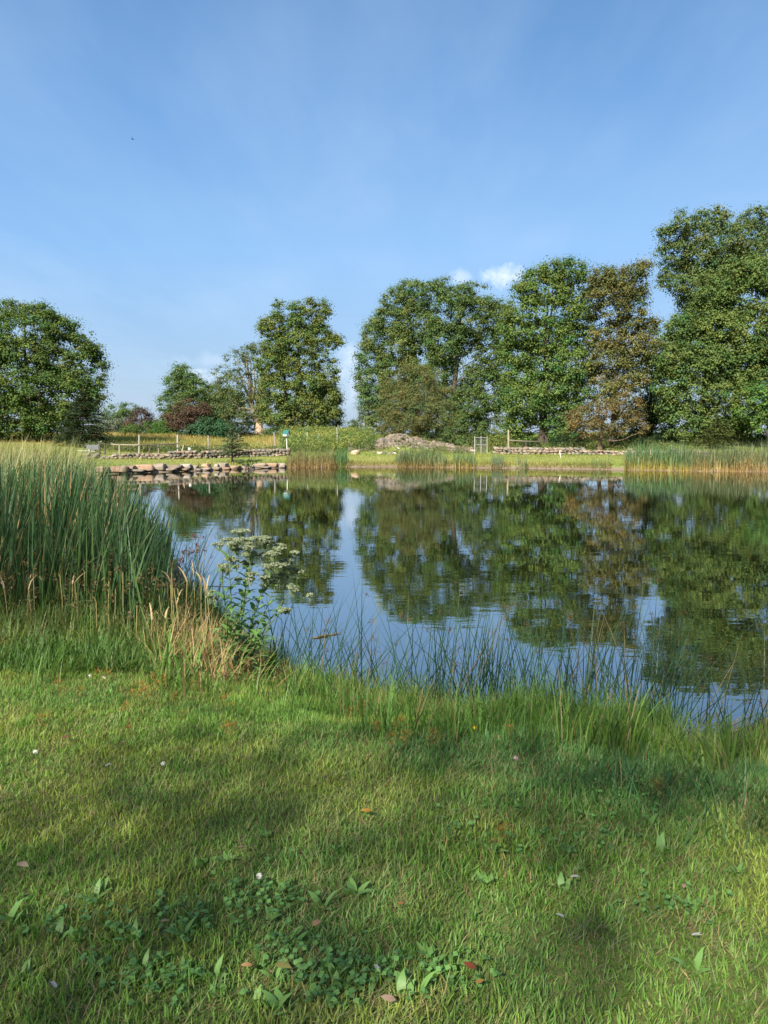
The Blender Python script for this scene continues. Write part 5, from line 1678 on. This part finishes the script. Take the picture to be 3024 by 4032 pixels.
# broad leaved plantains in the lawn
protos = []
pl = [(370, 3560), (400, 3530), (620, 3610), (725, 3690), (520, 3710), (230, 3715), (310, 3720), (370, 3830), (560, 3830), (635, 3825), (100, 3850), (720, 3860), (840, 3890), (40, 3650), (860, 3930), (1060, 3650), (1080, 3880),
      (1010, 3960), (1150, 3720), (1400, 3550), (1270, 3590), (1320, 3380), (790, 3430), (1050, 3310), (1320, 3870), (1090, 4000), (1340, 3920), (1920, 3500), (1940, 3380), (2210, 3510), (2600, 3380), (2715, 3600), (2730, 3830),
      (2560, 3260), (2050, 3200), (1690, 3780), (1640, 3930), (1580, 3950), (2420, 3620), (900, 3420), (420, 2745), (1240, 2960), (1850, 3040), (2900, 3450)]
pll = ['single-leaved']
for i, (px, py) in enumerate(pl):
    c = ground(px, py)
    if i < 4:
        o = empty('plantain_weed', c, 'broad leaved plantain weed in the lawn', 'weed', 'plantain weeds in the lawn')
        g = Geo()
        n = 4 + i
        cc_ = np.array([.125, .235, .060]) * rng.uniform(.8, 1.25, (n, 1))
        blades(g, c + rng.normal(size=(n, 3)) * [.006, .006, 0], rng.uniform(.045, .075, n), rng.uniform(.018, .027, n), np.arange(n) * 6.28 / n + rng.normal(size=n) * .4, rng.uniform(.2, .9, n), rng.uniform(.3, 1.1, n), cc_ * .85, cc_ * 1.1, 6, leafy=True)
        g.build('leaves', M_WEED, o, smooth=True)
        g = Geo(); tube(g, np.array([c, c + [.004, 0, .012]]), .004, (.13, .16, .07), 5); g.build('stem', M_WEED, o)
        protos.append(o)
    else:
        o = copy_tree(protos[i % 4])
        o.location = tuple(c)
        o.rotation_euler = (0, 0, rng.random() * 6.28)
        s = rng.uniform(.7, 1.25)
        o.scale = (s, s, s)

# clover patches
px, py = [], []
for cx, cy, k in [(q0, q1, int(q2 * .55)) for q0, q1, q2 in [(700, 3630, 60), (1050, 3560, 60), (1180, 3780, 70), (600, 3880, 70), (1000, 3500, 50), (1700, 3850, 70), (2250, 3300, 60), (1450, 3820, 60), (330, 3640, 50), (1900, 3250, 50), (2550, 3120, 60), (2650, 3560, 40), (1300, 3900, 60)]]:
    px += list(rng.normal(size=k) * 105 + cx); py += list(rng.normal(size=k) * 52 + cy)
q = np.array([EYE + pix_dir(a, b_) * ((EYE[2] - .42) / -pix_dir(a, b_)[2]) for a, b_ in zip(px, py)])
q[:, 2] = height(q[:, 0], q[:, 1])
g = Geo()
for k in range(3):
    n = len(q)
    a = rng.random(n) * 6.28
    P = q + np.stack([np.cos(a) * .007, np.sin(a) * .007, rng.uniform(.018, .042, n)], -1)
    cards(g, P, unit(rand_unit(n) * .5 + [0, 0, 1]), .019, .019, np.array([.10, .21, .055]) * rng.uniform(.7, 1.4, (n, 1)))
tag(g.build('clover', M_WEED), 'patches of dark green clover in the lawn', 'clover', kind='stuff')

# fallen leaves, feathers, clover blossoms
LF = [(95, 3465, (.42, .30, .20), .055, 'pale curled tan leaf on the lawn near the left edge'), (950, 3385, (.38, .24, .17), .030, 'small pinkish dead leaf standing in the grass left of centre'),
      (1440, 3240, (.42, .22, .04), .050, 'bright golden brown leaf in the middle of the lawn'), (1845, 3860, (.20, .06, .028), .045, 'reddish oval leaf flat on the lower lawn'),
      (970, 3880, (.46, .26, .12), .035, 'orange patched leaf tip hanging in the lower left lawn'), (1120, 3872, (.24, .23, .07), .055, 'round yellowing leaf on the lower lawn'),
      (1250, 3710, (.34, .20, .12), .040, 'slim tan dead leaf upright in the lower lawn'), (265, 2945, (.20, .10, .06), .055, 'brown oblong dead leaf in the sunlit patch at left'),
      (1890, 3935, (.40, .20, .06), .028, 'small orange leaf scrap at the bottom right of the reddish leaf'), (1525, 4010, (.40, .27, .19), .045, 'pale brown leaf cut by the bottom edge of the photo'),
      (780, 2997, (.34, .28, .20), .035, 'pale dead leaf in the shaded grass below the tuft'), (650, 3700, (.36, .26, .15), .032, 'little tan leaf between the plantains at lower left'),
      (2690, 3555, (.36, .24, .16), .028, 'small beige leaf on the right lawn'), (1580, 3630, (.33, .15, .06), .024, 'rusty leaf flake right of the middle lawn')]
for px, py, c, L, lab in LF:
    p = ground(px, py) + [0, 0, .045]
    g = Geo()
    a = rng.random() * 6.28
    blades(g, p[None] - [math.cos(a) * L * .5, math.sin(a) * L * .5, 0], L * .95, L * .55, a, rng.uniform(1.15, 1.45), rng.uniform(.2, .8), np.array(c) * .6, np.array(c) * .8, 6, leafy=True)
    tag(g.build('fallen_leaf', M_DRY, origin=p, smooth=True), lab, 'leaf', 'dead leaves on the lawn')
for px, py, lab in [(415, 3060, 'white downy feather in the shaded grass at left'), (2190, 3660, 'white downy feather on the sunlit right lawn'), (225, 3965, 'pale feather at the bottom left of the lawn'),
                    (1475, 3875, 'white fluff feather on the lower middle lawn'), (2245, 3520, 'small white feather beside the dark hole on the right lawn'), (2720, 3765, 'narrow grey feather low on the right lawn')]:
    p = ground(px, py) + [0, 0, .05]
    g = Geo(); n = 46
    a = rng.random() * 6.28
    s = np.linspace(0, .022, n)
    P = p + np.stack([np.cos(a) * s, np.sin(a) * s, .004 * np.sin(s * 60)], -1)
    blades(g, P, .008, .0014, a + np.where(np.arange(n) % 2, .8, -.8), 1.2, .3, (.30, .30, .29), (.38, .38, .37), 2)
    tube(g, np.array([p, p + [math.cos(a) * .028, math.sin(a) * .028, .002]]), .0008, (.7, .7, .68), 4)
    tag(g.build('feather', M_FLOWER, origin=p), lab, 'feather', 'feathers on the lawn')
for px, py, lab in [(140, 3030, 'white clover blossom left in the shade edge of the lawn'), (642, 3085, 'white clover blossom below the rusty sedge heads'), (355, 2715, 'white flower at the top of the sunlit lawn patch'),
                    (410, 2718, 'white flower right of the one atop the sunlit patch'), (1855, 2855, 'pinkish clover blossom in the long grass below the rush fan'), (2027, 3058, 'pink clover blossom on the middle lawn'),
                    (1866, 2925, 'yellow flower in the grass right of centre'), (1020, 3560, 'tiny white blossom on the left lawn')]:
    p = ground(px, py)
    c = (.60, .58, .54) if 'white' in lab else ((.50, .30, .36) if 'pink' in lab else (.6, .42, .03))
    fl = empty('clover_flower', p, lab, 'flower', 'small flowers in the grass')
    g = Geo(); tube(g, np.array([p, p + [.003, 0, .075]]), .001, (.10, .16, .05), 3); g.build('stem', M_BLADE, fl)
    g = Geo(); n = 60; d = rand_unit(n)
    cards(g, p + [.003, 0, .08] + d * .010, d, .008, .004, np.array(c) * rng.uniform(.8, 1.15, (n, 1))); g.build('blossom', M_FLOWER, fl)

# pale seed head over the water and a stray grass stem
p = ground(1530, 2770)
sg = empty('seeding_grass', p, 'single pale grass stem with a drooping seed plume over the water', 'grass stem')
t = at(1478, 2350, p[1] + .2)
g = Geo(); q = path(p, t, (-.02, 0, .02), 8); tube(g, q, np.linspace(.0022, .001, 8), (.20, .24, .09), 4); g.build('stem', M_BLADE, sg)
g = Geo(); n = 70
P = t + np.stack([np.linspace(0, .05, n), np.zeros(n), np.linspace(0, -.14, n)], -1)
blades(g, P, rng.uniform(.03, .06, n), .0035, rng.normal(size=n) * 1.0 - .2, .8, 1.3, (.26, .30, .10), (.32, .34, .14), 3); g.build('plume', M_BLADE, sg)

# a bird high up
p = at(522, 548, 70)
bd = empty('flying_bird', p, 'tiny dark bird gliding high in the open sky', 'bird')
g = Geo()
tube(g, np.array([p + [-.11, 0, 0], p + [-.07, 0, .01], p, p + [.09, 0, 0], p + [.15, 0, -.005]]), [.006, .025, .034, .016, .02], (.05, .045, .04), 8)
for s in (-1, 1):
    v = np.array([p + [-.05, s * .02, .01], p + [.04, s * .02, .01], p + [.03, s * .16, .06], p + [.06, s * .30, .035], p + [-.03, s * .17, .065], p + [-.05, s * .02, .022], p + [.04, s * .02, .016]])
    g.add(v, [np.array([[0, 1, 2, 4]]), np.array([[2, 3, 4]])], (.05, .045, .04))
g.build('body', M_FLOWER, bd)


# ------------------------------------------------------------------ shade trees on the lawn behind the viewpoint (they cast the foreground's shade)
def shade_tree(label, spots, trunk_xy, r):
    """spots: where on the lawn the crown's shadow falls (x, y, radius) and at what height that part of the crown hangs"""
    base = np.array([trunk_xy[0], trunk_xy[1], gz(*trunk_xy)])
    root = empty('shade_tree', base, label, 'tree', 'shade trees on the near lawn')
    g, w = Geo(), Geo()
    cc = []
    for (x, y, rad, hgt, dens) in spots:
        c = np.array([x, y, .45]) + TO_SUN * (hgt / TO_SUN[2])
        n = int(110 * dens * rad * rad)
        d = rand_unit(n)
        p = c + d * rad * (rng.random((n, 1)) ** .45)
        cc.append(p)
    cc = np.concatenate(cc)
    nl = 12
    idx = np.repeat(np.arange(len(cc)), nl)
    N = len(idx)
    P = cc[idx] + rng.normal(size=(N, 3)) * [.34, .34, .26]
    cards(g, P, unit(rand_unit(N) + [0, 0, .6]), rng.uniform(.10, .17, N), rng.uniform(.07, .11, N), np.array([.055, .11, .028]) * np.clip(1 + .2 * rng.normal(size=(N, 1)), .5, 1.6))
    g.build('crown', M_LEAF, root)
    top = np.array([cc[:, 0].mean() * .5 + base[0] * .5, cc[:, 1].mean() * .5 + base[1] * .5, cc[:, 2].max() * .85])
    pts = path(base - [0, 0, .1], top, (.1, .1, 0), 9, .05)
    tube(w, pts, np.linspace(r, r * .2, 9), (.09, .07, .055), 9)
    for i in rng.choice(len(cc), 14, replace=False):
        j = rng.integers(3, 8)
        tube(w, path(pts[j], cc[i], (0, 0, -.2), 6, .05), np.linspace(r * .16, .01, 6), (.09, .07, .055), 5)
    w.build('trunk', M_BARK, root)
    return root


shade_tree('leafy shade tree on the lawn, out of the photo behind the viewer', [(.0, 3.5, 1.2, 11.5, .22), (1.4, 3.6, 1.2, 12.0, .23), (2.5, 4.1, 1.2, 12.5, .24), (-1.0, 2.8, .9, 11.2, .19), (-1.6, 1.8, 1.2, 11.0, .12), (.0, 2.4, 1.0, 11.4, .09),
           (.9, 4.4, .9, 12.4, .12), (3.6, 5.0, 1.3, 12.6, .3), (-2.6, 1.6, 1.2, 11.0, .35), (-1.4, .2, 1.4, 10.6, .35)], (-10.5, -12.0), .26)
shade_tree('second shade tree, out of the photo to the left of the viewer', [(-3.4, 6.4, 1.1, 11.5, .36), (-2.6, 7.4, .9, 12.0, .30), (-4.8, 7.6, 1.4, 11.6, .40), (-3.8, 5.6, .9, 11.2, .36), (-5.4, 6.2, 1.4, 11.0, .5)], (-13.5, -8.0), .26)
